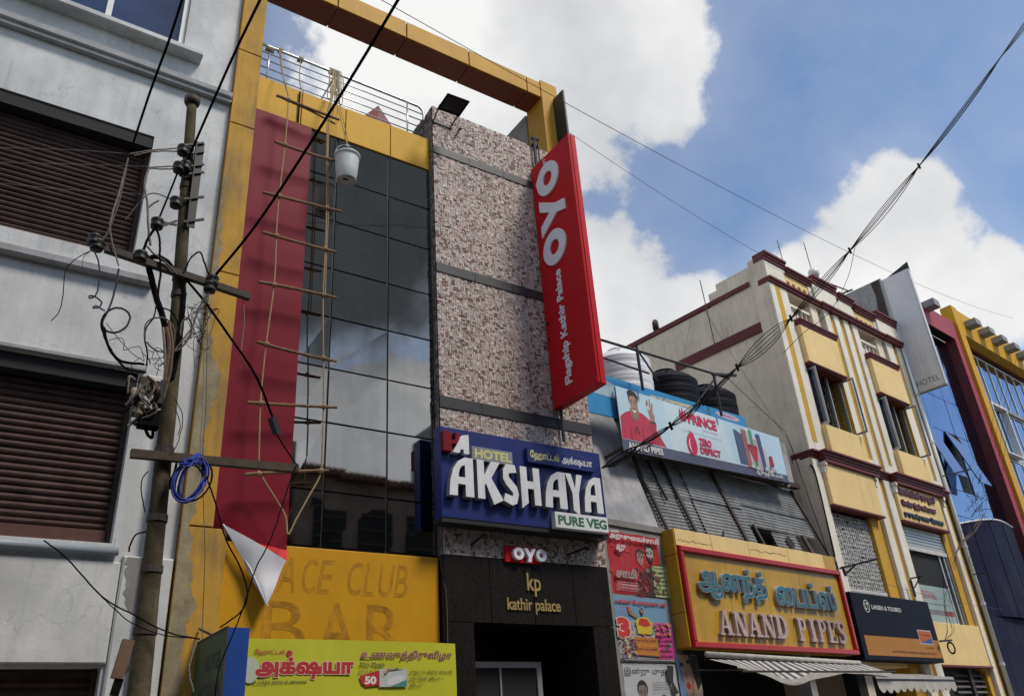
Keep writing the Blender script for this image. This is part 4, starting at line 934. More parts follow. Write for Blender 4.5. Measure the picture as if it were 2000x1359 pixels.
# ------------------------------------------------------------------ pipe shop sign
t = TB('shop_sign', 'yellow pipe shop sign in a red frame with Tamil and English letters', 'sign', (3.8, -.3, 3.0))
b = MB().box(1.20, 6.38, -.26, 0, 3.06, 4.99); t.part('box', b, 'anand_yellow')
for z0, z1 in ((3.07, 3.60), (3.61, 4.55), (4.56, 4.98)): t.part('side_panel', MB().box(1.165, 1.20, -.27, -.0, z0, z1), 'anand_yellow')
for a, c in ((1.19, 2.18), (2.19, 3.30), (3.31, 4.6), (4.61, 5.90)): t.part('top_panel', MB().bbox(a, c, -.285, -.26, 4.70, 4.985, .004), 'yellow_light')
b = MB(); r = random.Random(8)
for z, s0, s1 in ((4.80, 1.25, 2.2), (4.84, 3.35, 4.5)):
    q = [(s0+(s1-s0)*i/14, z+r.uniform(-.025, .02)) for i in range(15)]; q += [(x, y-r.uniform(.004, .016)) for x, y in reversed(q)]; b_ = fill([q]); extrude(b, b_, front(-.285), None, .002)
t.part('split_seam', b, 'rust_metal')
for a, c in ((1.31, 2.48), (2.485, 3.65), (3.655, 4.82), (4.825, 6.28)): t.part('face_panel', MB().box(a, c-.004, -.275, -.26, 3.15, 4.60), 'anand_yellow')
for nm, (x0, x1, z0, z1) in (('a', (1.21, 6.38, 4.595, 4.69)), ('b', (1.21, 6.38, 3.05, 3.145)), ('c', (1.21, 1.30, 3.147, 4.593)), ('d', (6.285, 6.38, 3.147, 4.593))):
    t.part('frame_bar', MB().bbox(x0, x1, -.34, -.262, z0, z1, .015), 'anand_red')
letters(t, 'ஆனந்த்', (1.56, 3.56, 3.84, 4.44), front(-.275), 0, .07, 'pale_plaster', .04)
letters(t, 'ைபப்ஸ்', (3.82, 5.92, 3.84, 4.36), front(-.275), 0, .07, 'pale_plaster', .04)
R2, bb = text_shapes('ஆனந்த்', .018, False); t.part('letter_face', extrude(MB(), R2[0], fitmap(bb, (1.575, 3.545, 3.855, 4.425), front(-.275)), None, .073), 'teal_letter')
R2, bb = text_shapes('ைபப்ஸ்', .018, False); t.part('letter_face', extrude(MB(), R2[0], fitmap(bb, (3.835, 5.905, 3.855, 4.345), front(-.275)), None, .073), 'teal_letter')
def serif(ch):     # heavy serif capitals from bars, in a unit cell
    L = []
    def bx_(x0, x1, y0, y1): L.append([(x0, y0), (x1, y0), (x1, y1), (x0, y1)])
    def dg(xa, xb, w, y0=0, y1=1): L.append([(xa, y0), (xa+w, y0), (xb+w, y1), (xb, y1)])
    s_ = .09
    if ch == 'A': dg(.06, .38, .12); L.append([(.62, 0), (.90, 0), (.58, 1), (.38, 1)]); bx_(.25, .72, .28, .38); bx_(0, .32, 0, s_); bx_(.52, 1, 0, s_)
    if ch == 'N': bx_(.12, .24, 0, 1); bx_(.78, .90, 0, 1); L.append([(.62, 0), (.90, 0), (.38, 1), (.08, 1)]); bx_(0, .36, 0, s_); bx_(.0, .3, 1-s_, 1); bx_(.66, 1, 1-s_, 1)
    if ch in 'DPB': bx_(.12, .40, 0, 1); bx_(0, .5, 0, s_); bx_(0, .5, 1-s_, 1)
    if ch == 'D': L.append([(.45+.5*math.sin(a), .5-.5*math.cos(a)) for a in [math.pi*i/10 for i in range(11)]]+[(.45+.26*math.sin(a), .5-.42*math.cos(a)) for a in [math.pi*(10-i)/10 for i in range(11)]])
    if ch == 'P': L.append([(.45+.45*math.sin(a), .72-.28*math.cos(a)) for a in [math.pi*i/10 for i in range(11)]]+[(.45+.22*math.sin(a), .72-.20*math.cos(a)) for a in [math.pi*(10-i)/10 for i in range(11)]])
    if ch == 'I': bx_(.34, .66, 0, 1); bx_(.2, .8, 0, .13); bx_(.24, .76, 1-s_, 1)
    if ch == 'E': bx_(.12, .40, 0, 1); bx_(0, .85, 0, s_); bx_(0, .85, 1-s_, 1); bx_(.4, .68, .46, .55); bx_(.78, .87, 0, .3); bx_(.78, .87, .7, 1)
    if ch == 'S': L.append([(.85, .72), (.8, .95), (.5, 1.02), (.15, .9), (.08, .68), (.3, .5), (.62, .36), (.66, .18), (.45, .08), (.2, .14), (.12, .33), (.05, .33), (.08, .02), (.5, -.02), (.88, .1), (.95, .32), (.75, .52), (.42, .66), (.38, .82), (.52, .92), (.72, .86), (.78, .72)])
    return [l if area(l) > 0 else l[::-1] for l in L]
def word(w, s0, s1, z0, z1):
    n = len(w); cw = (s1-s0)/n
    for i, ch in enumerate(w):
        a = s0+i*cw; f = lambda u, v, d: (a+u*cw*.93, -.275-d, z0+v*(z1-z0)); sh = fill(serif(ch))
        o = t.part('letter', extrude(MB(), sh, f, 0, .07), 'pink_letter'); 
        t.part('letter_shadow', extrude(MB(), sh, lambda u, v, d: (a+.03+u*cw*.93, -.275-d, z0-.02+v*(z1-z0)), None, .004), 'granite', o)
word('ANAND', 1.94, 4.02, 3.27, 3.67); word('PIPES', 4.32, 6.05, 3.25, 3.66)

# ------------------------------------------------------------------ billboard
t = TB('billboard', 'pale billboard with a man in a red shirt above the corrugated sheets', 'billboard', (3.1, 0, 6.4))
z00, z01, z10, z11 = 6.36, 7.60, 6.58, 7.60
def bbm(u, v, d): return (.50+5.24*u, -.0-d, (6.36+.22*u)+(7.60-6.36-.22*u)*v)
b = MB(); Pq = Print(bbm, .0)
b.hexa([bbm(0, 0, -.015), bbm(0, 0, 0), bbm(1, 0, 0), bbm(1, 0, -.015), bbm(0, 1, -.015), bbm(0, 1, 0), bbm(1, 1, 0), bbm(1, 1, -.015)])
mat('bill_sky', (.50, .70, .82), .6, .08, .7, .15, (.4, .45, .5)); t.part('panel', b, 'bill_sky')
SX = .55; LB = (.64, .72, .78)
Pq.poly([(.27, 0), (.25, 1), (.60, 1), (.66, 0)], (.60, .74, .82))
Pq.poly([(0, 0), (1, 0), (1, .155), (0, .175)], (.09, .10, .17))
RS = (.50, .035, .08)
Pq.poly([(0, .18), (0.005, .52), (.03, .60), (.075, .68), (.125, .66), (.165, .57), (.20, .38), (.235, .18)], RS)
Pq.poly([(.14, .40), (.16, .56), (.172, .60), (.195, .54), (.19, .42), (.215, .2), (.17, .2)], (.42, .025, .06))
Pq.poly([(.165, .54), (.158, .72), (.150, .84), (.157, .93), (.163, .92), (.167, .80), (.172, .95), (.178, .95), (.176, .80), (.184, .90), (.190, .88), (.184, .74), (.190, .66), (.188, .54)], SK)
Pq.ell(.1625, .79, .0085, .04, (.56, .64, .69)); Pq.rect(.163, .192, .53, .57, (.04, .04, .05))
Pq.poly([(.06, .70), (.065, .58), (.085, .52), (.105, .60), (.108, .70)], tuple(c*.85 for c in SK))
head(Pq, .083, .80, .20, (.42, .26, .19), (.03, .02, .015), False, .20)
Pq.poly([(.070, .675), (.096, .675), (.090, .645), (.083, .635), (.076, .645)], (.72, .70, .68)); Pq.poly([(.087, .95), (.104, .86), (.1035, .70), (.096, .62), (.099, .78)], (.30, .18, .13)); Pq.poly([(.064, .55), (.083, .50), (.103, .56), (.100, .62), (.083, .57), (.068, .61)], (.28, .16, .12)); Pq.poly([(.055, .96), (.070, 1.005), (.098, .99), (.111, .92), (.108, .84), (.102, .93), (.080, .95), (.066, .91), (.060, .84)], (.035, .028, .025))
for q in range(7): Pq.poly([(.02+.03*q, .20), (.024+.03*q, .42-.02*(q % 3)), (.028+.03*q, .45-.03*(q % 2)), (.026+.03*q, .20)], (.40, .022, .055) if q % 2 else (.57, .06, .11))
Pq.poly([(.082, .42), (.086, .42), (.072, .30), (.068, .30)], (.1, .01, .02)); Pq.poly([(.082, .42), (.086, .42), (.097, .30), (.093, .30)], (.1, .01, .02))
CR = (.60, .02, .09)
Pq.poly([(.335, .80), (.342, .97), (.352, .86), (.358, 1.0), (.366, .86), (.378, .97), (.380, .80)], CR); Pq.poly([(.340, .80), (.378, .80), (.372, .74), (.345, .74)], CR)
Pq.text('PRINCE', (.385, .56, .72, .92), CR, .05); Pq.text('PIPING SYSTEMS', (.47, .56, .645, .675), (.55, .3, .38), .0); Pq.rect(.34, .58, .56, .565, (.3, .35, .4))
Pq.ell(.385, .34, .030, .20, CR); Pq.ell(.385, .33, .019, .12, LB); Pq.ell(.393, .34, .020, .15, CR); 
for k in range(3): Pq.poly([(.378+k*.009, .5), (.381+k*.009, .62-.02*k), (.387+k*.009, .5)], CR)
Pq.text('ZERO', (.43, .505, .36, .50), CR, .045); Pq.text('DEFECT', (.43, .555, .21, .34), CR, .045); Pq.rect(.43, .555, .15, .155, (.4, .3, .35))
rr3 = random.Random(6)
for k in range(9): Pq.poly([(.68+k*.006, .20), (.672+k*.006, .88-.01*k), (.679+k*.006, .88-.01*k), (.686+k*.006, .20)], (.05+.03*(k % 3), .08+.05*(k % 2), .20))
for x, w, h, c in ((.735, .02, .92, (.45, .12, .14)), (.76, .022, .94, (.5, .5, .5)), (.782, .022, .95, (.04, .30, .16)), (.806, .03, .80, (.50, .38, .42)), (.835, .028, .9, (.05, .08, .22)), (.862, .02, .66, (.55, .55, .56))):
    Pq.poly([(x-.006, .16), (x-w/2, h), (x+w/2, h+.01), (x+w/2+.008, .14)], c); Pq.ell(x, h, w/2, .022, tuple(min(.7, q*1.7) for q in c), 10)
Pq.poly([(.745, .62), (.775, .30), (.80, .30), (.815, .60)], (.42, .03, .05)); Pq.ell(.78, .61, .035, .035, (.3, .02, .03)); Pq.poly([(.885, .28), (.89, .5), (.91, .5), (.915, .28)], (.40, .02, .04))
for k in range(14): Pq.ell(.72+.2*rr3.random(), .12+.12*rr3.random(), .012, .035, rr3.choice([(.5, .5, .5), (.35, .36, .4), (.6, .6, .6), (.2, .22, .3)]), 9)
Pq.text('ANAND PIPES', (.022, .205, .03, .14), (.65, .65, .66), .04); Pq.text('ஆனந்த் ைபப்ஸ்', (.77, .96, .02, .135), (.62, .62, .64), .02)
t.part('lettering', Pq.mb, 'print')
t.part('frame', MB().bar((.48, .06, 6.37), (5.76, .06, 6.59), .04).bar((.56, .06, 6.40), (.56, .06, 7.6), .03).bar((5.78, .1, 6.55), (5.78, .1, 7.6), .05).bar((.4, .45, 6.3), (.5, .0, 6.4), .04), 'rust_metal')
t = TB('blue_banner', 'blue banner with yellow bubble showing above the pale billboard', 'banner', (2, .1, 7))
b = MB().hexa([(-.75, .12, 6.95), (4.75, .12, 7.25), (4.75, .15, 7.25), (-.75, .15, 6.95), (-.75, .12, 7.80), (4.75, .12, 7.92), (4.75, .15, 7.92), (-.75, .15, 7.80)])
t.part('sheet', b, 'flex_blue'); Pq = Print(front(.12), .001)
Pq.poly([(1.55, 7.45), (1.62, 7.72), (2.9, 7.78), (3.0, 7.62), (2.75, 7.45)], (.55, .52, .30)); Pq.text('ஆதித்யா பைப்', (1.75, 2.85, 7.61, 7.74), (.05, .12, .4), .03)
Pq.ell(4.1, 7.80, .42, .07, (.6, .4, .5)); Pq.text('பிரின்ஸ்', (3.85, 4.35, 7.765, 7.835), (.05, .1, .35), .02); Pq.poly([(2.9, 7.45), (3.3, 7.70), (4.5, 7.65), (4.75, 7.3)], (.06, .12, .35)); Pq.poly([(-.1, 7.4), (.3, 7.75), (1.0, 7.6), (.8, 7.4)], (.35, .5, .6))
t.part('lettering', Pq.mb, 'print')
# roof-top tanks
def tank(lab, cx, cy, z0, r, h, m, tag_):
    T = TB('water_tank', lab, 'water tank', (cx, cy, z0)); pr = [(r*.97, z0)]; k = int(h/.075)
    for i in range(k):
        z = z0+h*i/k; pr += [(r, z+.012), (r*1.006, z+.035), (r, z+.06)] if i % 3 != 2 else [(r*.99, z+.02), (r*.99, z+.05)]
    pr += [(r*.96, z0+h), (r*.85, z0+h+.09), (r*.62, z0+h+.2), (r*.36, z0+h+.27)]
    T.part('shell', MB().lathe(pr, cx, cy, 28), m, smooth=True); T.part('lid', MB().lathe([(r*.34, z0+h+.27), (r*.36, z0+h+.33), (r*.2, z0+h+.37), (.01, z0+h+.38)], cx, cy, 20), m)
    for a in (0, 1.2, 2.5, 3.9, 5.2): T.part('rib', MB().bar((cx+r*.8*math.cos(a), cy+r*.8*math.sin(a), z0+h+.12), (cx+r*.4*math.cos(a), cy+r*.4*math.sin(a), z0+h+.27), .05, .03), m)
    T.part('tie', MB().tube([(cx+r*1.03, cy, z0+h*.2), (cx+r*1.04, cy, z0+h*.9)], .015, 5), m)
tank('white ribbed water tank on the roof behind the billboard', 2.30, 1.35, 7.75, .66, 1.28, 'tank_white', 0)
tank('black water tank between the white tank and the right black tank', 3.74, 1.30, 7.75, .70, 1.12, 'tank_black', 0)
tank('black water tank nearest the cream wall', 5.14, 1.30, 7.75, .70, 1.08, 'tank_black', 0)
T = TB('roof_railing', 'rusty black pipe railing in front of the water tanks', 'railing', (1.8, .0, 7.7)); mm = 'black_metal'
T.part('rail', MB().tube([(-1.2, -.1, 8.33), (1.15, -.1, 8.45), (4.1, -.1, 8.60)], .026, 7), mm); T.part('rail', MB().tube([(-1.2, -.1, 8.03), (1.4, -.1, 8.03)], .02, 7), mm)
T.part('post', MB().tube([(1.15, -.1, 7.62), (1.15, -.1, 8.55)], .03, 7), mm); T.part('post', MB().tube([(3.55, -.1, 7.62), (3.55, -.1, 8.58)], .03, 7), mm)
T.part('brace', MB().tube([(1.2, -.1, 8.44), (2.3, .4, 8.3)], .02, 6), mm); T.part('bracket', MB().bar((3.5, -.1, 8.55), (4.15, -.25, 8.62), .05).bar((2.5, 0, 7.4), (3.6, -.1, 8.5), .03), mm)

# ------------------------------------------------------------------ awnings
t = TB('shop_awning', 'sagging striped canvas awning under the pipe shop sign', 'awning', (3.8, -.5, 2.6))
t.part('roller', MB().tube([(1.35, -.42, 2.94), (5.95, -.50, 2.87)], .045, 10), 'canvas', smooth=True)
stripes = 46; v = []; f = []
def aw(u, w): 
    s = 1.35+4.9*u+.12*w; return (s, -.46-.40*w, 2.86-(.16+.16*math.exp(-((u-.30)/.16)**2)-.05*math.exp(-((u-.02)/.1)**2))*w-.03*abs(math.sin(13*u+1))*w)
for par, m_ in ((0, 'canvas'), (1, 'canvas_stripe')):
    b = MB()
    for i in range(stripes):
        if i % 2 != par: continue
        u0, u1 = i/stripes, (i+1)/stripes
        for j in range(4): b.add([aw(u0, j/4), aw(u1, j/4), aw(u1, (j+1)/4), aw(u0, (j+1)/4)], [(0, 1, 2, 3)])
    t.part('canopy', b, m_)
b = MB(); n = 40
b.add([q for i in range(n+1) for q in ((aw(i/n, 1)[0], aw(i/n, 1)[1]-.004, aw(i/n, 1)[2]+.02), (aw(i/n, 1)[0]+.01, aw(i/n, 1)[1]-.01, aw(i/n, 1)[2]-.03-.05*abs(math.sin(4*i/n))))], [(2*i, 2*i+2, 2*i+3, 2*i+1) for i in range(n)]); t.part('valance', b, 'canvas')
t.part('support_bar', MB().tube([(1.4, -1.0, 2.62), (6.2, -1.03, 2.66)], .018, 6), 'rust_metal')
t.part('arm', MB().tube([(1.45, 0, 2.75), (1.5, -1.0, 2.64)], .015, 6), 'rust_metal')
t = TB('striped_awning', 'blue and white striped awning with scalloped edge under the black sign', 'awning', (7.6, -.5, 2.4))
def aw2(u, w): return (5.62+3.25*u+.0*w, -.30-.62*w, 2.72-.14*w-.015*math.sin(12*u)*w)
for par, m_ in ((0, 'canvas'), (1, 'canvas_stripe')):
    b = MB(); k = 44
    for i in range(k):
        if i % 2 == par:
            b.add([aw2(i/k, 0), aw2((i+1)/k, 0), aw2((i+1)/k, 1), aw2(i/k, 1)], [(0, 1, 2, 3)])
    t.part('canopy', b, m_)
b = MB(); n = 96; vv = []
for i in range(n+1):
    u = i/n; p = aw2(u, 1); sc = abs(math.sin(u*math.pi*12)); vv += [(p[0], p[1]-.004, p[2]+.01), (p[0], p[1]-.02, p[2]-.20-.07*sc)]
b.add(vv, [(2*i, 2*i+2, 2*i+3, 2*i+1) for i in range(n)]); t.part('valance', b, 'canvas')
t.part('trim', MB().box(5.62, 8.87, -.945, -.932, 2.53, 2.55), 'cable_navy')
b = MB(); k = 8
for i in range(k):
    if i % 2: b.add([(8.87, -.3-.62*i/k, 2.72-.14*i/k), (8.87, -.3-.62*(i+1)/k, 2.72-.14*(i+1)/k), (8.87, -.3-.62*(i+1)/k, 2.35), (8.87, -.3-.62*i/k, 2.38)], [(0, 1, 2, 3)])
t.part('end_flap', b, 'canvas')
# ------------------------------------------------------------------ black company sign
t = TB('company_sign', 'black shop sign with orange lower band right of the pipe shop sign', 'sign', (8.3, -.3, 3.0))
t.part('box', MB().bbox(6.55, 10.05, -.33, -.02, 2.97, 4.29, .01), 'sign_black')
Pq = Print(front(-.33), .001); OR = (.42, .17, .02)
Pq.rect(6.72, 10.02, 3.06, 3.44, OR)
Pq.mb and None
p_ring = fill([[(7.13+.12*math.cos(a), 4.03+.13*math.sin(a)) for a in [2*math.pi*i/24 for i in range(24)]], [(7.13+.10*math.cos(-a), 4.03+.11*math.sin(-a)) for a in [2*math.pi*i/24 for i in range(24)]]])
extrude(Pq.mb, p_ring, front(-.33), None, .003, (.6, .6, .6)); Pq.text('LT', (7.06, 7.21, 3.96, 4.10), (.6, .6, .6), .03)
Pq.text('LARSEN & TOUBRO', (7.33, 8.62, 3.98, 4.07), (.6, .6, .6), .03)
Pq.rect(9.12, 9.76, 3.34, 3.64, (.5, .5, .5)); Pq.rect(9.14, 9.74, 3.36, 3.62, (.48, .10, .02)); Pq.poly([(9.14, 3.36), (9.74, 3.36), (9.74, 3.48), (9.5, 3.44), (9.35, 3.40)], (.05, .08, .3)); Pq.text('switchgear', (9.20, 9.70, 3.51, 3.56), (.12, .02, .01), .03)
rq = random.Random(3)
for x0_, x1_, z_ in ((9.30, 9.72, 3.25), (7.75, 9.74, 3.14)):
    x_ = x0_
    while x_ < x1_: w_ = rq.uniform(.012, .04); Pq.rect(x_, x_+w_, z_+rq.uniform(-.004, .004), z_+rq.uniform(.02, .035), (.16, .06, .012)); x_ += w_+rq.uniform(.008, .03)
t.part('lettering', Pq.mb, 'print')

# ------------------------------------------------------------------ yellow and cream house
t = TB('yellow_house', 'yellow and cream three storey house with maroon cornices and fluted pilasters', 'building', (10.5, 0, 0))
def prt(name, m, *bxs, **k): 
    b = MB()
    for q in bxs: (b.bbox(*q, .008) if len(q) == 6 else b.box(*q[:6]))
    return t.part(name, b, m, **k)
# body: side wall with stepped parapet, recess backs
b = MB(); b.box(7.03, 13.93, .62, 9, 0, 11.3); b.box(7.03, 7.25, .30, 9, 11.3, 12.22); b.box(7.03, 7.25, .30, 1.58, 12.22, 12.80); b.box(7.03, 7.25, 1.58, 1.86, 12.22, 12.62); b.box(7.03, 7.06, .30, .62, 0, 11.3); t.part('side_wall', b, 'cream_wall')
prt('corner_pier', 'cream_wall', (6.96, 7.26, .02, .30, 7.56, 12.98, 0), (6.96, 7.26, .02, .30, 0, 7.38, 0), (6.965, 7.03, .30, .48, 0, 12.9, 0))
prt('coping', 'maroon', (6.985, 7.28, .58, 6.0, 12.24, 12.37, 0))
prt('side_band', 'maroon', (6.985, 7.03, .50, 3.3, 10.88, 11.14, 0))
t.part('side_pipe', MB().tube(spline([(7.0, .9, 6.2), (6.97, .9, 7.3), (6.95, 1.0, 7.42), (6.95, 1.35, 7.40)]), .03, 8), 'cream_frame', smooth=True)
t.part('conduit', MB().tube(spline([(6.94, .05, 7.2), (6.93, -.02, 6.9), (6.95, 0, 5.4), (6.9, -.02, 5.1)]), .02, 6), 'cable')
prt('backing', 'dark', (7.27, 13.9, .55, .62, 2.0, 11.2, 0))
# pilasters, upper storey (z 7.6..12.08): cream strips with deep yellow grooves
for s0, s1 in ((7.27, 7.77), (9.53, 9.81), (10.05, 10.32), (10.57, 10.84), (11.04, 11.33), (12.97, 13.40), (13.65, 13.92)):
    prt('pilaster_strip', 'cream_pilaster', (s0, s1, 0.0, .55, 7.56, 12.08))
prt('pilaster_strip', 'cream_pilaster', (6.97, 7.255, -.002, .02, 7.56, 12.08))
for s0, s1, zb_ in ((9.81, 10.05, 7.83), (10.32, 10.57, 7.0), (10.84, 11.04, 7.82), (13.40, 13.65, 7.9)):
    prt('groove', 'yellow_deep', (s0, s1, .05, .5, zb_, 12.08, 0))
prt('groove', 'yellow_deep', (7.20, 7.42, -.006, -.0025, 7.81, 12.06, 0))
for s0, s1 in ((9.81, 10.05), (10.84, 11.04), (13.40, 13.65)): prt('pilaster_foot', 'cream_pilaster', (s0, s1, 0.001, .5, 7.56, 7.82, 0))
# bays: protruding panels, windows, balconies
for k, (a, c) in enumerate(((7.77, 9.53), (11.33, 12.97))):
    prt('panel', 'yellow_light', (a+.003, c-.003, -.13, .5, 9.98, 11.02)); prt('panel', 'yellow_light', (a+.003, c-.003, -.13, .5, 7.56, 8.31))
    prt('jamb', 'yellow_deep', (c-.0, c+.0001, .0, .0001, 8, 8.1, 0)) if 0 else None
    prt('parapet_cap', 'maroon', (a-.03, c+.04, -.20, .5, 11.13, 11.19), (a-.01, c+.02, -.17, .5, 11.07, 11.13), (a+.01, c, -.15, .5, 11.02, 11.07))
    prt('window_head', 'maroon', (a-.02, c+.02, -.16, .4, 9.93, 9.98), label='maroon lintel')
    prt('soffit', 'maroon', (a+.01, c-.01, -.12, .45, 9.90, 9.928, 0))
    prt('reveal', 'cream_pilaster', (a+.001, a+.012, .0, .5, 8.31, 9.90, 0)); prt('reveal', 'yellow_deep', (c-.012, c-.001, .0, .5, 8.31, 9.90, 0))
    # window with open leaves
    w = prt('window', 'aluminium', (a+.02, a+.07, .10, .16, 8.33, 9.90, 0), (c-.08, c-.02, .10, .16, 8.33, 9.90, 0), (a+.07, c-.08, .10, .16, 8.33, 8.38, 0), (a+.60, a+.65, .11, .16, 8.38, 9.90, 0), (a+1.12, a+1.17, .11, .16, 8.38, 9.90, 0))
    t.part('pane', MB().box(a+.07, a+.60, .13, .14, 8.38, 9.9), 'window_pane', w)
    gr = MB()
    for q in range(11): gr.box(a+.65, c-.08, .20, .215, 8.45+q*.13, 8.462+q*.13)
    for q in range(5): gr.box(a+.75+q*.2, a+.765+q*.2, .20, .215, 8.38, 9.9)
    for q in range(14): gr.tube([(a+.85+.22*(q % 3)+.07*math.cos(x), .205, 8.55+.26*(q//3)+.07*math.sin(x)) for x in [2*math.pi*i/10 for i in range(11)]], .006, 4)
    t.part('grille', gr, 'black_metal', w)
    for s, o0, o1 in ((a+.12, -.18, .10), (c-.10, -.34, .10)):
        lf = t.part('open_leaf', MB().box(s-.015, s+.015, -o0*-1, -o0*-1+.045, 8.36, 9.86).box(s-.015, s+.015, o1-.045, o1, 8.36, 9.86).box(s-.015, s+.015, o0+.045, o1-.045, 9.81, 9.86).box(s-.015, s+.015, o0+.045, o1-.045, 8.36, 8.41), 'aluminium', w)
        if s < c-.3: t.part('leaf_pane', MB().box(s-.003, s+.003, o0+.045, o1-.045, 8.41, 9.81), 'window_pane', w)
    # loggia with balusters
    prt('loggia_wall', 'cream_wall', (a, c, .50, .55, 11.2, 12.08, 0)); prt('loggia_ceiling', 'cream_wall', (a, c, .02, .5, 12.03, 12.078, 0))
    prt('rail', 'cream_pilaster', (a, a+1.15, .10, .26, 11.72, 11.80, 0), (a, a+1.15, .10, .26, 11.195, 11.25, 0))
    for q in range(5):
        x = a+.14+q*.22; pf = [(.05, 11.25), (.05, 11.29), (.028, 11.32), (.065, 11.42), (.06, 11.48), (.028, 11.58), (.024, 11.63), (.045, 11.66), (.05, 11.72)]
        t.part('baluster', MB().lathe(pf, x, .18, 10), 'cream_pilaster', smooth=True)
    prt('loggia_pier', 'cream_wall', (a+1.15, a+1.5, .06, .4, 11.19, 12.03, 0))
    # pierced panel over the string course
    prt('frieze', 'cream_pilaster', (a-.8+.0, a+.06, .0, .3, 12.24, 12.64) , (a+1.22, c+.02, .0, .3, 12.24, 12.64)); prt('frieze_back', 'yellow_deep', (a+.06, a+1.22, .22, .26, 12.24, 12.64, 0))
    prt('frieze_rail', 'yellow_light', (a+.06, a+1.22, .03, .2, 12.24, 12.28, 0), (a+.06, a+1.22, .03, .2, 12.46, 12.64, 0))
    for q in range(5): prt('frieze_post', 'yellow_light', (a+.06+q*.2625, a+.17+q*.2625, .03, .2, 12.28, 12.46, 0))
# parapet blocks with stepped cornices
def cornice(s0, s1, z0, z1, o):
    h = (z1-z0)/3; o0 = .3
    prt('cornice', 'maroon', (s0, s1, -o-.10, o0, z1-h, z1), (s0+.0, s1-.0, -o-.06, o0, z0+h, z1-h), (s0, s1, -o-.03, o0, z0, z0+h))
for s0, s1, z0, z1, o in ((6.95, 7.94, 12.76, 12.99, .0), (7.945, 9.16, 12.64, 12.84, 0), (9.165, 10.40, 12.76, 13.0, .06), (10.62, 11.47, 12.74, 12.96, 0), (11.475, 12.66, 12.64, 12.84, 0), (12.665, 13.93, 12.74, 12.98, .06)): cornice(s0, s1, z0, z1, o)
prt('parapet_block', 'cream_pilaster', (6.97, 7.94, 0.005, .3, 12.65, 12.755)); prt('parapet_block', 'cream_pilaster', (9.16, 10.38, -.06, .3, 12.24, 12.755)); prt('parapet_block', 'cream_pilaster', (10.62, 11.33, -.002, .3, 12.24, 12.735)); prt('parapet_block', 'cream_pilaster', (12.66, 13.92, -.06, .3, 12.24, 12.735))
prt('gap_wall', 'yellow_deep', (10.39, 10.61, .15, .3, 12.24, 12.7, 0)); prt('gap_cap', 'maroon', (10.41, 10.61, -.02, .3, 12.72, 12.96, 0))
prt('string_course', 'maroon', (6.95, 9.38, -.09, .3, 12.16, 12.235), (6.95, 9.38, -.05, .3, 12.085, 12.16)); prt('string_course', 'maroon', (9.385, 12.88, -.13, .3, 12.16, 12.235), (9.385, 12.88, -.09, .3, 12.085, 12.16)); prt('string_course', 'maroon', (12.885, 13.93, -.16, .3, 12.16, 12.235), (12.885, 13.93, -.12, .3, 12.085, 12.16))
# middle cornice
for s0, s1, o in ((6.95, 7.22, .10), (7.225, 9.85, .26), (9.855, 10.62, .10), (10.625, 13.35, .26), (13.355, 13.95, .12)):
    prt('cornice', 'maroon', (s0, s1, -o, .5, 7.50, 7.555), (s0+.01, s1-.01, -o+.05, .5, 7.43, 7.50), (s0+.02, s1-.02, -o+.08, .5, 7.37, 7.43))
prt('cornice_soffit', 'maroon', (7.28, 9.80, -.16, .5, 7.28, 7.37)); prt('cornice_soffit', 'maroon', (10.70, 13.30, -.16, .5, 7.28, 7.37))
# lower storey
for s0, s1 in ((6.97, 7.27), (9.72, 10.03), (10.27, 10.62), (13.45, 13.66)): prt('pilaster_strip', 'cream_pilaster', (s0, s1, 0.0, .5, 2.0, 7.365))
for s0, s1 in ((10.03, 10.27), (13.66, 13.93)): prt('groove', 'yellow_deep', (s0, s1, .06, .5, 2.0, 7.365, 0))
prt('panel', 'yellow_light', (7.275, 9.55, -.10, .5, 6.30, 7.275)); prt('panel', 'yellow_light', (10.63, 13.10, -.08, .5, 6.36, 7.275))
prt('window_head', 'maroon', (7.27, 9.60, -.12, .4, 6.25, 6.30)); prt('window_head', 'maroon', (10.62, 13.15, -.11, .4, 6.30, 6.36))
prt('jamb_pier', 'yellow_deep', (9.12, 9.42, .05, .5, 2.0, 6.25, 0), (9.42, 9.715, .10, .5, 2.0, 6.25, 0)); prt('jamb_pier', 'yellow_deep', (12.98, 13.2, .06, .5, 2.9, 6.30, 0), (13.2, 13.44, .10, .5, 2.0, 7.27, 0))
for s, z in ((7.31, 7.20), (9.64, 7.20), (10.66, 7.22), (13.37, 7.20)):
    t.part('scroll', MB().tube([(s, -.14, z+.06), (s, .0, z+.06)], .055, 10).tube([(s, -.11, z-.02), (s, .0, z-.02)], .04, 10).box(s-.05, s+.05, -.10, 0, z-.16, z-.04), 'cream_pilaster')
# pierced lattice screen
m = MB(); r = random.Random(9); s0, s1, z0, z1, p_ = 7.28, 9.10, 4.52, 6.14, .098; y0, y1 = .13, .17; w_ = .014
i = 0; s = s0
while s < s1:
    z = z0; j = 0
    while z < z1:
        k = r.choice((0, 1, 2, 3, (i+j) % 4, (i+j) % 4)); e = p_*.94
        S = {0: (0, 1, 2), 1: (1, 2, 3), 2: (2, 3, 0), 3: (3, 0, 1)}[k]
        for q in S:
            if q == 0: m.box(s, s+e, y0, y1, z, z+w_)
            if q == 1: m.box(s+e-w_, s+e, y0+.001, y1, z, z+e)
            if q == 2: m.box(s, s+e, y0+.002, y1, z+e-w_, z+e)
            if q == 3: m.box(s, s+w_, y0+.003, y1, z, z+e)
        m.box(s+e*.3, s+e*.62, y0+.01, y1, z+e*.42, z+e*.58) if r.random() < .6 else None
        z += p_; j += 1
    s += p_; i += 1
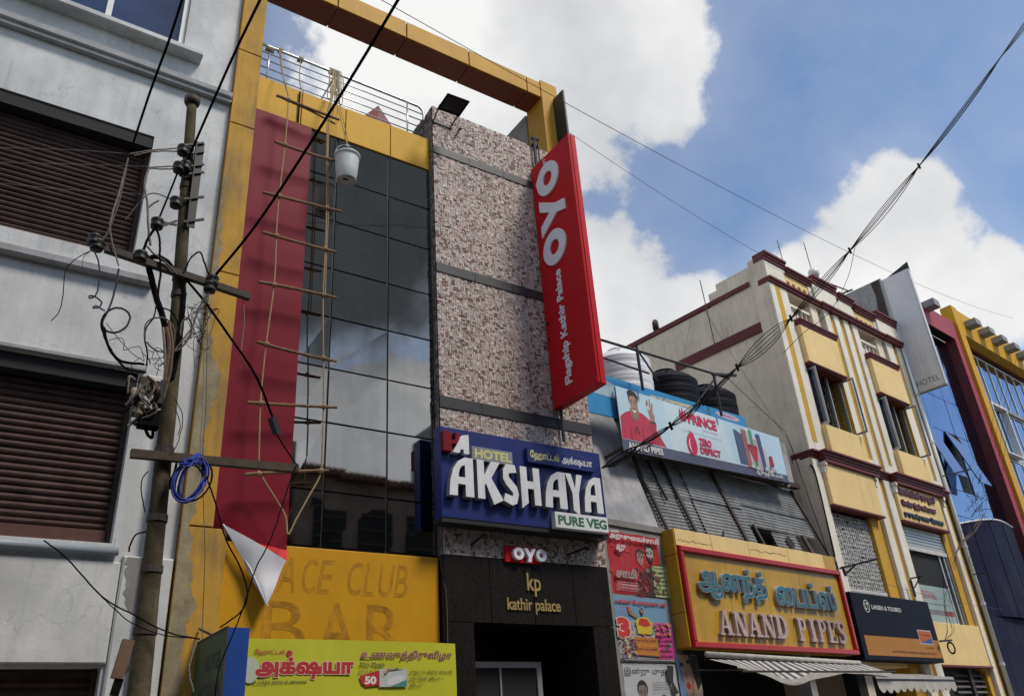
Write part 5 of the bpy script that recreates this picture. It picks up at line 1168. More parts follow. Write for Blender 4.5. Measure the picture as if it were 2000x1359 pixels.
t.part('lattice_screen', m, 'lattice', kind='stuff')
for q in range(3): prt('shutter_slat', 'lattice', (7.28, 9.10, .1, .14, 4.30+q*.07, 4.36+q*.07, 0))
# Tamil name in raised letters
MR = mat('maroon_letter', (.10, .012, .03), .5, .1); BL = mat('blue_letter', (.012, .02, .05), .5, .1)
for txt, rc, m_ in (('ேகானியம்மன் ராம ஜயம்', (10.72, 12.75, 6.98, 7.22), MR), ('ெசங்குந்தர் கல்யாண', (10.74, 12.62, 6.70, 6.90), MR), ('முருகன்துைண. ேகாைவ', (10.72, 12.86, 6.42, 6.60), BL)):
    letters(t, txt, rc, front(-.08), 0, .04, m_, .05)
# shop front: half open shutter, glass door with film
sh = prt('rolling_shutter', 'aluminium', (10.64, 12.97, .12, .16, 5.78, 6.29, 0))
for q in range(6): t.part('slat', MB().bbox(10.64, 12.97, .10, .12, 5.79+q*.082, 5.79+q*.082+.072, .006), 'aluminium', sh)
prt('bottom_rail', 'lattice', (10.64, 12.97, .085, .12, 5.67, 5.78))
d = prt('shop_window', 'aluminium', (10.64, 10.70, .14, .2, 3.95, 5.70, 0), (12.55, 12.63, .14, .2, 3.95, 5.70, 0), (12.78, 12.86, .12, .2, 3.95, 5.70, 0), (12.92, 12.98, .10, .2, 3.95, 5.70, 0), (10.70, 12.55, .14, .2, 3.95, 4.0, 0))
t.part('pane', MB().box(10.70, 12.55, .17, .18, 4.0, 5.70), 'dark', d)
mat('film_green', (.30, .38, .34), .4, .1); t.part('film_sheet', MB().box(10.70, 12.55, .155, .168, 4.0, 4.85), 'film_green', d)
Pq = Print(front(.155), .001); r = random.Random(12)
Pq.rect(10.75, 12.5, 4.15, 4.27, (.22, .20, .22)); Pq.rect(12.0, 12.5, 4.15, 4.27, (.3, .06, .06)); Pq.text('DESIGNAL', (10.8, 11.75, 4.52, 4.72), (.4, .12, .18), .03); Pq.rect(10.8, 12.3, 4.40, 4.42, (.15, .2, .2))
t.part('lettering', Pq.mb, 'print', d)
prt('inner_frame', 'cable_grey', (11.15, 11.5, .185, .19, 5.05, 5.5, 0))
prt('panel', 'yellow_light', (9.50, 13.44, .02, .5, 2.98, 3.94)) if 0 else prt('panel', 'yellow_light', (10.64, 13.42, .02, .5, 2.98, 3.94))
prt('panel', 'yellow_light', (7.0, 9.10, .06, .5, 2.9, 4.28)) ; prt('ledge', 'maroon', (10.62, 13.44, -.03, .4, 2.93, 2.98))
w = prt('louvre_window', 'dark', (10.64, 13.40, .25, .3, 1.6, 2.92, 0)); 
for q in range(9):
    for s0, s1 in ((11.5, 12.25), (12.45, 13.2)): t.part('louvre', MB().hexa([(s0, .16, 1.75+q*.125), (s1, .16, 1.75+q*.125), (s1, .20, 1.79+q*.125), (s0, .20, 1.79+q*.125), (s0, .16, 1.762+q*.125), (s1, .16, 1.762+q*.125), (s1, .20, 1.802+q*.125), (s0, .20, 1.802+q*.125)]), 'cable_grey', w)
t.part('louvre_post', MB().box(12.28, 12.42, .12, .2, 1.6, 2.92), 'rust_metal', w)
t.part('corner_pipe', MB().tube([(14.0, -.04, 0), (14.0, -.04, 13.0)], .055, 10), 'cream_frame', smooth=True)
for z in (3.0, 4.5, 6.0, 7.5, 9.0, 10.5): t.part('pipe_collar', MB().tube([(14.0, -.04, z), (14.0, -.04, z+.07)], .07, 10), 'sign_grey')
# roof bits
T = TB('globe_lamp', 'round white globe lamp on the parapet of the yellow house', 'lamp', (9.6, .1, 13.0)); T.part('stem', MB().tube([(9.78, .1, 12.9), (9.78, .1, 13.16)], .03, 8), 'black_metal'); T.part('collar', MB().lathe([(.02, 13.12), (.09, 13.16), (.06, 13.22)], 9.78, .1, 12), 'black_metal')
T.part('globe', MB().lathe([(.04, 13.20), (.12, 13.25), (.155, 13.34), (.15, 13.42), (.10, 13.50), (.02, 13.53)], 9.78, .1, 18), 'lamp_glass', smooth=True)
T = TB('parapet_bar', 'thin black bar lying along the parapet right of the globe lamp', 'bar', (10.3, 0, 13.1)); T.part('bar', MB().tube([(9.8, .0, 13.12), (11.0, -.2, 13.05)], .02, 6).tube([(10.85, -.05, 12.98), (11.15, -.25, 13.12)], .03, 6), 'black_metal')
for s, y, h, lab in ((8.95, .5, 14.4, 'thin antenna rod left on the yellow house roof'), (10.55, .5, 14.95, 'thin antenna rod just left of the globe lamp')):
    single('antenna', lab, 'antenna', MB().tube([(s+.06, y, 12.4), (s, y, h)], .012, 5).tube([(s-.05, y, h-.25), (s+.03, y, h-.2)], .01, 4), 'cable_grey', fr=FB, group='antenna rods on the roofs')
p = at(1367, 548, 12.6); q = at(1381, 612, 12.6)
single('antenna', 'thin antenna rod over the cream side wall', 'antenna', MB().tube([(p.x+.1, p.y, p.z-2.2), tuple(p)], .014, 5), 'cable_grey', group='antenna rods on the roofs')
# ------------------------------------------------------------------ person on the roof (standing behind the parapet, looking down at the street)
def skin_fig(name, joints, edges, radii, m, loc):
    me = bpy.data.meshes.new(name); me.from_pydata(joints, edges, []); o = bpy.data.objects.new(name, me); COL.objects.link(o)
    md = o.modifiers.new('s', 'SKIN'); 
    if not me.skin_vertices: me.skin_vertices_add() if hasattr(me, 'skin_vertices_add') else None
    return o, md
T = TB('person', 'dark haired person leaning over the roof parapet above the cream wall', 'person', (7.45, 4.0, 10.95))
cx, cy, bz = 7.16, 3.90, 11.13
def ellip(m, c, r, n=14, k=9, rotx=0):
    o = len(m.v)
    for j in range(k+1):
        a = -math.pi/2+math.pi*j/k
        for i in range(n):
            b_ = 2*math.pi*i/n; m.v.append((c[0]+r[0]*math.cos(a)*math.cos(b_), c[1]+r[1]*math.cos(a)*math.sin(b_), c[2]+r[2]*math.sin(a)))
    for j in range(k):
        for i in range(n): m.f.append((o+j*n+i, o+j*n+(i+1) % n, o+(j+1)*n+(i+1) % n, o+(j+1)*n+i)); m.c.append(None)
    return m
body = bpy.data.meshes.new('body')
J = [(0, 0, .90), (0, 0, 1.10), (-.03, 0, 1.32), (-.07, 0, 1.43), (-.12, 0, 1.50), (-.16, 0, 1.60), (0, .10, .86), (-.02, .11, .48), (.02, .11, .06), (-.10, .12, .02), (0, -.10, .86), (-.02, -.11, .48), (.02, -.11, .06), (-.10, -.12, .02), (-.06, .18, 1.36), (-.02, .26, 1.10), (-.22, .20, 1.16), (-.06, -.18, 1.36), (-.02, -.26, 1.10), (-.22, -.20, 1.16)]
Rz_ = [.15, .14, .15, .11, .06, .085, .09, .06, .04, .035, .09, .06, .04, .035, .06, .045, .035, .06, .045, .035]
E_ = [(0, 1), (1, 2), (2, 3), (3, 4), (4, 5), (0, 6), (6, 7), (7, 8), (8, 9), (0, 10), (10, 11), (11, 12), (12, 13), (2, 14), (14, 15), (15, 16), (2, 17), (17, 18), (18, 19)]
body.from_pydata([(x+cx+.18-T.org[0], y+cy-T.org[1], z) for x, y, z in [(a_, b_, c_+.13) for a_, b_, c_ in J]], E_, []); bo = bpy.data.objects.new('body', body); COL.objects.link(bo); bo.parent = T.root; body.materials.append(MATS['cloth_dark'])
bo.modifiers.new('skin', 'SKIN')
sv = body.skin_vertices[0].data if body.skin_vertices else None
if sv is None:
    bpy.context.view_layer.objects.active = bo; bo.select_set(True); bpy.ops.object.skin_root_mark() if False else None
if body.skin_vertices:
    for i, v_ in enumerate(body.skin_vertices[0].data): v_.radius = (Rz_[i], Rz_[i]); v_.use_root = (i == 0)
ss = bo.modifiers.new('sub', 'SUBSURF'); ss.levels = 1; ss.render_levels = 1
hx, hy, hz = cx+.02, cy, bz-.05+1.62
T.part('head', ellip(ellip(MB(), (hx, hy, hz), (.085, .078, .115)), (hx-.085, hy, hz-.01), (.018, .014, .022), 8, 5), 'skin', smooth=True)
T.part('eye', ellip(MB(), (hx-.076, hy+.03, hz+.012), (.012, .012, .008), 6, 4), 'hair'); T.part('eye', ellip(MB(), (hx-.076, hy-.03, hz+.012), (.012, .012, .008), 6, 4), 'hair'); T.part('mouth', ellip(MB(), (hx-.08, hy, hz-.055), (.008, .022, .006), 6, 4), 'maroon')
T.part('hair', ellip(ellip(ellip(MB(), (hx+.025, hy, hz+.03), (.09, .092, .12)), (hx+.02, hy+.07, hz-.08), (.045, .035, .14)), (hx+.02, hy-.07, hz-.08), (.045, .035, .14)), 'hair', smooth=True)

# ------------------------------------------------------------------ grey upright hotel sign
t = TB('upright_hotel_sign', 'tall grey blank sign box reading HOTEL at its foot', 'sign', (14.1, -.5, 10.6))
t.part('box', MB().bbox(14.06, 14.20, -.90, -.01, 10.62, 14.56, .01), 'sign_grey'); t.part('edge_frame', MB().box(14.04, 14.06, -.90, -.87, 10.63, 14.55).box(14.04, 14.06, -.04, -.01, 10.63, 14.55).box(14.05, 14.2, -.9, -.01, 10.58, 10.62), 'aluminium')
t.part('top_cover', MB().hexa([(14.2, -.89, 14.5), (14.24, -.89, 14.5), (14.24, -.02, 14.5), (14.2, -.02, 14.5), (14.2, -.89, 14.86), (14.24, -.89, 14.86), (14.24, -.05, 14.60), (14.2, -.05, 14.60)]), 'black_metal')
Pq = Print(left(14.06), .001); Pq.text('HOTEL', (.10, .78, 10.78, 10.96), (.10, .10, .11), .0); t.part('lettering', Pq.mb, 'print')
# ------------------------------------------------------------------ red framed glass building
t = TB('glass_building', 'blue mirror glass building in a red frame beside the yellow house', 'building', (16.8, 0, 0))
def prt2(name, m, *bxs, **k):
    b = MB()
    for q in bxs: b.box(*q)
    return t.part(name, b, m, **k)
prt2('side_wall', 'concrete_grey', (14.06, 14.3, .02, 8, 0, 14.65), (14.3, 19.3, 6, 8, 0, 14.0), (14.3, 19.4, 1.05, 1.2, 0, 14.0))
t.part('wall_stain', extrude(MB(), fill([[(-.34, 12.2), (-.30, 13.0), (-.36, 13.6), (-.28, 14.1), (-.33, 14.63), (-.05, 14.63), (-.08, 13.2), (-.05, 12.2)]]), lambda u, v, d: (14.06-d, -u, v), None, .004), 'rust_metal')
prt2('recess_top_shade', 'dark', (14.31, 18.88, .01, .33, 13.87, 13.878))  # shade and dark reflection under the red band, put in as a near-black strip
prt2('recess_side', 'maroon', (18.985, 18.995, .01, .33, 2.0, 13.86))
prt2('wall_edge', 'aluminium', (14.05, 14.12, -.0, .02, 0, 14.66))
RC = .34
for a, c in ((14.3, 16.8), (16.81, 18.99)): prt2('red_panel', 'cladding_red', (a, c, .0, RC, 13.88, 14.66))
for z0, z1 in ((2.0, 5.0), (5.01, 7.5), (7.51, 10.1), (10.11, 12.4), (12.41, 14.66)): prt2('red_panel', 'cladding_red', (19.0, 19.40, .0, RC, z0, z1))
gs = [14.45, 15.35, 16.20, 17.05, 17.9, 18.5, 18.98]; gzz = [2.0, 3.6, 5.2, 7.15, 8.0, 9.95, 11.2, 12.4, 13.86]
prt2('curtain_backing', 'facade_gap', (14.31, 18.98, RC+.02, RC+.06, 2, 13.87))
for i in range(6):
    for k in range(8):
        if k == 4 and i in (0, 2): continue
        s0, s1, z0, z1 = gs[i]+.008, gs[i+1]-.008, gzz[k]+.01, gzz[k+1]-.01; a, c, d_, e = [random.uniform(-.006, .006) for _ in range(4)]
        g = MB(); y = RC-.01; g.hexa([(s0, y+a, z0), (s1, y+c, z0), (s1, y+.025, z0), (s0, y+.025, z0), (s0, y+d_, z1), (s1, y+e, z1), (s1, y+.025, z1), (s0, y+.025, z1)]); t.part('glass_panel', g, 'blue_glass')
for i in (0, 2):
    s0, s1, z0, z1 = gs[i]+.01, gs[i+1]-.01, gzz[4], gzz[5]
    t.part('open_sash', MB().hexa([(s0, -.22, z0+.15), (s1, -.22, z0+.15), (s1, -.19, z0+.15), (s0, -.19, z0+.15), (s0, RC-.04, z1), (s1, RC-.04, z1), (s1, RC-.01, z1), (s0, RC-.01, z1)]), 'blue_glass')
m = MB(); n = 20; v = []
for i in range(n+1):
    s = 14.4+4.45*i/n; zt = 6.75+.45*math.sin(math.pi*min(1, (i/n)*1.1)*.55); v += [(s, .20-.22*math.sin(math.pi*i/n), 4.3), (s, .20-.22*math.sin(math.pi*i/n), zt)]
t.part('curved_fascia', m.add(v, [(2*i, 2*i+2, 2*i+3, 2*i+1) for i in range(n)]), 'navy_wall', smooth=True)
prt2('lower_wall', 'navy_wall', (14.3, 18.89, .1, .15, 2, 4.29))
for q in (4, 9, 14): t.part('fascia_seam', MB().tube([(14.4+4.45*q/20, .19-.22*math.sin(math.pi*q/20), z_) for z_ in (4.3, 6.75+.45*math.sin(math.pi*min(1, (q/20)*1.1)*.55))], .012, 5), 'black_metal')
t.part('fascia_cap', MB().tube([(14.4+4.45*q/20, .20-.22*math.sin(math.pi*q/20), 6.75+.45*math.sin(math.pi*min(1, (q/20)*1.1)*.55)) for q in range(21)], .03, 6), 'sign_grey')
for s in (14.6, 16.95):
    t.part('beam_end', MB().box(s, s+.45, -.40, .05, 14.45, 14.70), 'concrete_grey')
# ------------------------------------------------------------------ yellow framed glass building, furthest right
t = TB('far_glass_building', 'yellow framed glass building with grey beam ends at the far right', 'building', (23, 0, 0))
prt2('frame_post', 'yellow_panel', (19.41, 19.86, -.10, .3, 2, 15.35)); prt2('fascia', 'yellow_panel', (19.87, 27, -.05, .3, 14.30, 15.35))
prt2('core_wall', 'dark', (19.6, 30, .9, 6, 0, 14.3)); prt2('soffit', 'brown_panel', (19.87, 27, .3, .6, 14.28, 14.32))
for s in (20.35, 21.55, 22.75, 23.95, 25.15): t.part('beam_end', MB().box(s, s+.5, -.45, -.05, 14.74, 14.96), 'concrete_grey')
for r_, (z0, z1) in enumerate(((2, 4.8), (4.85, 7.4), (7.45, 10.0), (10.05, 12.0), (12.15, 14.1))):
    for i in range(8):
        s0 = 20.1+i*.85; w = t.part('window', MB().box(s0, s0+.83, .38, .44, z0, z0+.05).box(s0, s0+.83, .38, .44, z1-.05, z1).box(s0, s0+.05, .38, .44, z0+.05, z1-.05), 'cream_frame')
        t.part('pane', MB().box(s0+.05, s0+.83, .41+random.uniform(-.004, .004), .43, z0+.05, z1-.05), 'blue_glass', w)
prt2('spandrel', 'concrete_grey', (20.03, 27, .3, .5, 12.01, 12.14)); 
prt2('window_hood', 'cream_frame', (20.9, 22.3, .15, .38, 11.9, 12.0), (20.9, 20.98, .15, .38, 10.1, 11.9), (22.22, 22.3, .15, .38, 10.1, 11.9), (20.9, 22.3, .15, .38, 10.05, 10.1))
prt2('lower_wall', 'navy_wall', (19.46, 30, -.2, .3, 0, 1.9))

# ------------------------------------------------------------------ utility pole
t = Thing('utility_pole', 'rusty peeling steel utility pole hung with cables in front of the white building', 'utility pole', (1.3, 6, .15))
pA = at(375, 202, 6.0); pB = Vector((1.20, 6.0, .15)); mid = at(340, 700, 6.0); low = at(270, 1359, 6.0)
axis = [pB, low, mid, pA]; rads = [.075, .070, .053, .041]
def pole_at(z):
    for a, c, ra, rc in zip(axis[:-1], axis[1:], rads[:-1], rads[1:]):
        if a.z <= z <= c.z: k = (z-a.z)/(c.z-a.z); return a.lerp(c, k), ra+(rc-ra)*k
    return (pA, .05) if z > pA.z else (pB, .1)
pts = []; rs = []
for i in range(60):
    z = .15+(pA.z-.15)*i/59; c, r = pole_at(z); pts.append(c); rs.append(r*random.uniform(.985, 1.02))
t.part('pole', MB().tube(pts, rs, 14), 'pole_paint', smooth=True)
c, r = pole_at(pA.z); t.part('cap', MB().tube([pA+Vector((0, 0, -.03)), pA+Vector((0, 0, .0)), pA+Vector((0, 0, .05)), pA+Vector((0, 0, .06))], [.052, .068, .068, .04], 14), 'rust_metal', smooth=True)
for z in (2.5, 2.9, 3.25, 3.75, 5.05, 5.2, 6.1):
    c, r = pole_at(z); t.part('clamp_band', MB().tube([c, c+Vector((0, 0, .05))], r+.008, 14), 'rust_metal')
def beam(name, a, b_, w, h, m='rust_metal', Y=5.93):
    A_ = at(*a, Y); B_ = at(*b_, Y); t.part(name, MB().bar(A_, B_, w, h), m)
beam('cross_arm', (205, 486), (488, 581), .05, .055, Y=5.92)
beam('timber_arm', (255, 886), (582, 916), .05, .06, 'wood', Y=5.92)
b = MB(); b.bar(at(393, 280, 5.94), at(372, 445, 5.94), .06, .008, (0, 1, 0)); b.bar(at(384, 280, 5.94), at(364, 445, 5.94), .008, .05, (0, 1, 0)); t.part('angle_iron', b, 'black_metal')
for py in (283, 300, 325, 340, 388, 432): 
    b = MB().bar(at(358, py+2, 5.93), at(398, py-3, 5.93), .018); t.part('stay_bar', b, 'black_metal')
def insul(px, py, Y=5.9, s=1.0):
    p = at(px, py, Y); t.part('insulator', MB().lathe([(.02*s, p.z-.055*s), (.045*s, p.z-.05*s), (.05*s, p.z-.02*s), (.03*s, p.z-.008*s), (.05*s, p.z+.012*s), (.048*s, p.z+.03*s), (.02*s, p.z+.05*s)], p.x, p.y, 12), 'black_metal', smooth=True)
for px, py in ((358, 293), (350, 327), (344, 395), (307, 436), (190, 478), (275, 500), (415, 548), (362, 325), (410, 560), (185, 468)): insul(px, py)
t.part('stay_bar', MB().bar(at(307, 433, 5.9), at(345, 440, 5.94), .016).bar(at(310, 445, 5.9), at(345, 432, 5.94), .016), 'black_metal')
# junction boxes and rag at mid height
for px, py, w, h, m in ((285, 755, .11, .12, 'wood'), (300, 745, .10, .05, 'sign_grey'), (268, 790, .07, .18, 'cable_grey'), (290, 820, .14, .14, 'cable'), (310, 770, .06, .2, 'black_metal')):
    p = at(px, py, 5.88); t.part('junction_box', MB().bbox(p.x-w/2, p.x+w/2, p.y-.05, p.y+.03, p.z-h/2, p.z+h/2, .01), m)
t.part('junction_box', MB().bar(at(251, 1250, 5.85), at(228, 1325, 5.85), .07, .05), 'cable_brown'); t.part('hanging_strap', MB().bar(at(233, 1325, 5.85), at(222, 1359, 5.85), .05, .03), 'cable')
beam('stay_bar', (240, 1318), (255, 1300), .02, .02, Y=5.86)

for i in range(16):
    p0 = at(random.uniform(262, 318), random.uniform(725, 790), 5.84); p1 = p0+Vector((random.uniform(-.08, .08), random.uniform(-.03, .01), -random.uniform(.05, .22))); pm = (p0+p1)/2+Vector((random.uniform(-.07, .07), -.03, random.uniform(-.03, .06)))
    t.part('box_wiring', MB().tube(spline([p0, pm, p1], 5), random.choice((.004, .006, .009)), 5), random.choice(('cable', 'cable', 'cable_grey', 'cable_pale', 'cable_brown')))
for px, py, r_ in ((272, 800, .035), (262, 770, .03), (276, 770, .026)):
    p = at(px, py, 5.85); t.part('spool_insulator', MB().lathe([(r_*.6, p.z-.05), (r_, p.z-.035), (r_*.7, p.z), (r_, p.z+.03), (r_*.6, p.z+.045)], p.x, p.y, 10), 'jute', smooth=True)
# ------------------------------------------------------------------ cables
def cab(lab, pts, r, m='cable', Y=5.93, group=None, name='cable', cat='cable', k=6, jit=0.0):
    P3 = []
    for q in pts:
        yy = q[2] if len(q) > 2 else Y; P3.append(at(q[0], q[1], yy))
    sp = spline(P3, k)
    if jit: sp = [p+Vector((random.uniform(-jit, jit), random.uniform(-jit, jit), random.uniform(-jit, jit))) for p in sp]
    return single(name, lab, cat, MB().tube(sp, r, 6), m, group=group)
cab('thick black service cable running from the top edge down to the left bracket', [(362, -20, 4.2), (330, 80, 4.7), (295, 175, 5.2), (258, 287, 5.9)], .009)
cab('thick black cable crossing the white wall from the top edge to the pole', [(518, -20, 4.0), (465, 90, 4.6), (420, 190, 5.2), (372, 300, 5.85), (352, 345, 5.9)], .010)
cab('long thick black cable crossing the yellow frame and crimson flex diagonally', [(790, -20, 3.4), (700, 130, 4.0), (600, 290, 4.7), (500, 440, 5.4), (415, 545, 5.92)], .0115)
cab('black cable from the second insulator down to the lower insulator', [(350, 330), (330, 380), (307, 436)], .009)
cab('black cable from the right cross arm down past the crimson flex', [(365, 548), (400, 590), (450, 660), (500, 735), (535, 822, 6.3)], .010)
single('cable_clamp', 'black tension clamp on the cable in front of the crimson flex', 'clamp', MB().bar(at(530, 815, 6.28), at(541, 848, 6.32), .05, .05), 'black_metal')
cab('black cable tail below the tension clamp', [(538, 845, 6.32), (560, 880, 6.6), (578, 908, 6.9), (574, 930, 7)], .007)
cab('pale frayed wire hanging from the end of the cross arm', [(475, 580), (477, 630), (471, 690), (478, 720)], .004, 'cable_pale')
# pale wires to the left edge
for i, (a, b_, c_) in enumerate((((-60, 288), (130, 293), (255, 301)), ((-60, 316), (160, 322), (300, 326)), ((-60, 352), (130, 371), (290, 380)))):
    cab(('topmost', 'middle', 'lowest')[i]+' thin pale wire strung leftwards across the upper shutter', [(*a, 5.6), (*b_, 5.75), (*c_, 5.9)], .0013, 'cable_pale', group='thin pale wires crossing the upper shutter', name='wire', cat='wire')
for i, pts in enumerate(([(255, 301), (300, 294), (355, 290)], [(262, 304), (300, 297), (350, 296)], [(290, 328), (320, 326), (350, 324)], [(292, 330), (320, 331), (350, 330)])):
    cab(('upper strand of the top', 'lower strand of the top', 'upper strand of the second', 'lower strand of the second')[i]+' pale wire pair running to the pole insulators', pts, .006, 'cable_pale', group='pale wire pairs at the pole top', name='wire', cat='wire', jit=.003)
cab('thin dark wire to the third insulator', [(245, 430), (290, 380), (330, 388), (345, 396)], .005, 'cable_grey')
cab('black end sleeve on the bracket wire', [(254, 283, 5.9), (250, 300), (245, 318)], .014)
tang = [
 ([(250, 310), (242, 350), (232, 395), (220, 430), (210, 455), (200, 470)], .008, 'cable_grey', 'spliced grey cable dropping from the bracket to the left insulator'),
 ([(245, 330), (235, 370), (222, 410), (214, 440)], .007, 'cable_pale', 'pale taped cable beside the spliced grey cable'),
 ([(214, 440), (218, 470), (226, 500), (232, 520)], .006, 'cable_pale', 'pale cable end hanging under the cross arm'),
 ([(290, 330), (283, 360), (288, 400), (290, 450), (294, 480)], .010, 'cable_pale', 'thick pale taped cable hanging from the second pale wire pair'),
 ([(310, 392), (300, 398), (290, 406)], .007, 'cable_grey', 'short grey jumper by the third insulator'),
 ([(304, 445), (290, 465), (282, 485), (278, 500)], .012, 'cable', 'black jumper between lower insulator and cross arm'),
 ([(306, 448), (312, 470), (312, 500), (314, 530), (310, 560), (308, 585)], .009, 'cable', 'black cable left of the pole above the cross arm'),
 ([(288, 482), (300, 496), (320, 510), (334, 524), (345, 536)], .007, 'cable_grey', 'grey cable slanting to the pole above the cross arm'),
 ([(285, 500), (290, 520), (296, 545), (302, 570), (308, 590), (318, 620), (325, 660), (325, 700)], .024, 'cable', 'thick black cable bundle left of the pole'),
 ([(345, 540), (330, 515), (310, 503), (294, 505), (292, 525), (298, 550)], .020, 'cable', 'thick black cable arching over the cross arm'),
 ([(358, 560), (357, 600), (352, 650), (345, 700), (335, 740)], .022, 'cable', 'thick black cable bundle down the right side of the pole'),
 ([(182, 487), (192, 510), (194, 545), (188, 575), (176, 583), (175, 578), (186, 580), (198, 590), (194, 600), (182, 602), (188, 598), (205, 608)], .006, 'cable_navy', 'curly dark blue wire hanging below the left insulator'),
 ([(178, 490), (150, 505), (128, 530), (123, 580), (115, 610), (100, 627)], .0035, 'cable', 'thin black stray wire curving left over the white wall'),
 ([(176, 492), (165, 500), (161, 520), (175, 537)], .0025, 'cable_grey', 'thin grey stray wire loop under the left insulator'),
 ([(232, 525), (226, 560), (216, 595), (207, 615), (200, 630), (206, 645), (225, 650), (245, 640), (254, 620), (245, 606), (225, 602), (208, 610)], .008, 'cable_navy', 'dark blue cable loop hanging over the white wall'),
 ([(206, 612), (198, 632), (204, 655), (214, 680), (228, 700), (245, 708), (282, 712)], .010, 'cable', 'thick black cable sweeping from the loop to the junction boxes'),
 ([(204, 640), (212, 680), (232, 706), (250, 722), (285, 728)], .008, 'cable', 'second black cable sweeping to the junction boxes'),
 ([(208, 632), (222, 650), (240, 672), (260, 692), (282, 706)], .003, 'cable_grey', 'thin grey wire slanting from the loop to the junction boxes'),
 ([(213, 665), (235, 660), (243, 670), (242, 684), (262, 678), (275, 680), (282, 705)], .003, 'cable_grey', 'thin wavy grey wire over the lower shutter top'),
 ([(307, 588), (300, 620), (286, 640), (283, 665), (288, 690), (286, 715)], .006, 'cable', 'thin black cable curving left of the pole'),
 ([(282, 660), (284, 635), (300, 622), (325, 624), (340, 645), (338, 670), (320, 687), (300, 682), (286, 668)], .006, 'cable_grey', 'grey cable coil wrapped loosely in front of the pole'),
 ([(325, 640), (330, 670), (328, 700), (322, 740), (315, 775), (300, 800)], .014, 'cable_brown', 'brown cable running down the face of the pole'),
 ([(330, 630), (336, 670), (334, 710), (328, 745), (312, 790), (285, 820), (262, 830)], .012, 'cable_brown', 'brown cable bending left to the junction boxes'),
 ([(318, 640), (322, 690), (322, 730), (318, 760)], .010, 'cable_pale', 'pale cable running down the face of the pole'),
 ([(410, 570), (395, 590), (385, 610), (375, 640), (360, 660), (345, 680), (330, 700), (312, 715)], .007, 'cable_grey', 'grey cable from the right arm back to the pole'),
 ([(412, 566), (398, 596), (384, 618), (372, 650), (355, 672)], .004, 'cable_pale', 'thin pale cable beside the grey one right of the pole'),
 ([(362, 528), (372, 505), (390, 493), (398, 510), (405, 530), (412, 548)], .007, 'cable', 'black jumper arching between pole and right insulator'),
 ([(352, 655), (356, 630), (368, 622), (374, 635), (372, 655), (355, 678), (338, 688)], .008, 'cable_grey', 'grey cable loop right of the pole'),
 ([(303, 600), (330, 606), (345, 625), (350, 660)], .006, 'cable', 'black wire wrapped round the pole'),
 ([(285, 800), (283, 830), (288, 848), (297, 855), (299, 840)], .012, 'cable', 'black cable loop hanging under the junction boxes'),
 ([(278, 745), (276, 770), (274, 800)], .010, 'cable_pale', 'pale rag tied to the junction boxes'),
 ([(318, 755), (300, 780), (275, 812), (250, 832)], .013, 'cable_pale', 'pale rod tied diagonally across the junction boxes'),
 ([(342, 780), (355, 805), (356, 830), (345, 870), (335, 882)], .003, 'cable', 'thin black wire hanging right of the pole'),
 ([(343, 800), (352, 828), (348, 850)], .003, 'cable', 'thin short wire right of the pole'),
 ([(365, 596), (380, 610), (395, 640), (398, 700), (396, 780), (392, 860), (388, 930)], .003, 'cable_pale', 'thin pale wire hanging down the yellow frame'),
 ([(405, 600), (404, 700), (402, 800), (395, 900), (398, 1000), (400, 1090), (395, 1250)], .003, 'cable_grey', 'thin grey wire hanging the length of the yellow frame'),
 ([(372, 600), (400, 605), (425, 604), (412, 612), (400, 640)], .003, 'cable', 'stray wire curl over the yellow frame'),
 ([(360, 668), (385, 650), (400, 648), (385, 668), (395, 660), (402, 645)], .003, 'cable', 'thin wire squiggle beside the yellow frame'),
 ([(395, 910), (420, 980), (440, 1050), (470, 1110), (483, 1160), (470, 1195), (430, 1225)], .006, 'cable', 'black wire drooping from the timber arm past the folded flex to the box sign'),
 ([(580, 905), (560, 960), (530, 1050), (500, 1110), (470, 1200), (430, 1300), (420, 1359)], .005, 'cable', 'thin black wire slanting down across the folded flex'),
 ([(85, 1055), (130, 1090), (200, 1165), (260, 1200), (330, 1235), (390, 1248)], .005, 'cable', 'black wire sagging from the lower shutter to the box sign'),
 ([(198, 1165), (225, 1190), (258, 1217), (320, 1240), (390, 1247)], .0035, 'cable', 'thin branch wire below the lower shutter'),
 ([(285, 1038), (265, 1045), (254, 1065), (252, 1078)], .006, 'cable', 'short black wire end beside the pole at the damp patch'),
 ([(290, 920), (278, 935), (276, 960), (283, 1000)], .004, 'cable', 'thin wire hanging left of the pole under the timber arm'),
 ([(345, 905), (340, 925), (332, 940), (333, 955)], .010, 'cable', 'black cable knot hanging under the timber arm'),
 ([(385, 1250), (372, 1290), (370, 1320), (378, 1350)], .006, 'cable_pale', 'pale cable curling beside the green side of the box sign'),
]
for pts, r, m, lab in tang: cab(lab, pts, r, m, Y=5.88 if r < .02 else 5.95, jit=.0015)
tk = random.Random(21)
for i in range(14):
    x = tk.uniform(365, 420); y = tk.uniform(590, 680)
    cab('fine frayed wire end near the yellow frame', [(x, y), (x+tk.uniform(-20, 20), y+tk.uniform(-18, 18)), (x+tk.uniform(-25, 25), y+tk.uniform(-25, 25)), (x+tk.uniform(-15, 15), y+tk.uniform(10, 60))], .0022, 'cable', group='fine wire ends right of the pole', name='wire', cat='wire')
for i in range(10):
    x = tk.uniform(275, 325); y = tk.uniform(680, 720)
    cab('fine wire end near the junction boxes', [(x, y), (x+tk.uniform(-20, 20), y+tk.uniform(-8, 18)), (x+tk.uniform(-25, 25), y+tk.uniform(0, 35))], .0025, 'cable', group='fine wire ends at the junction boxes', name='wire', cat='wire')
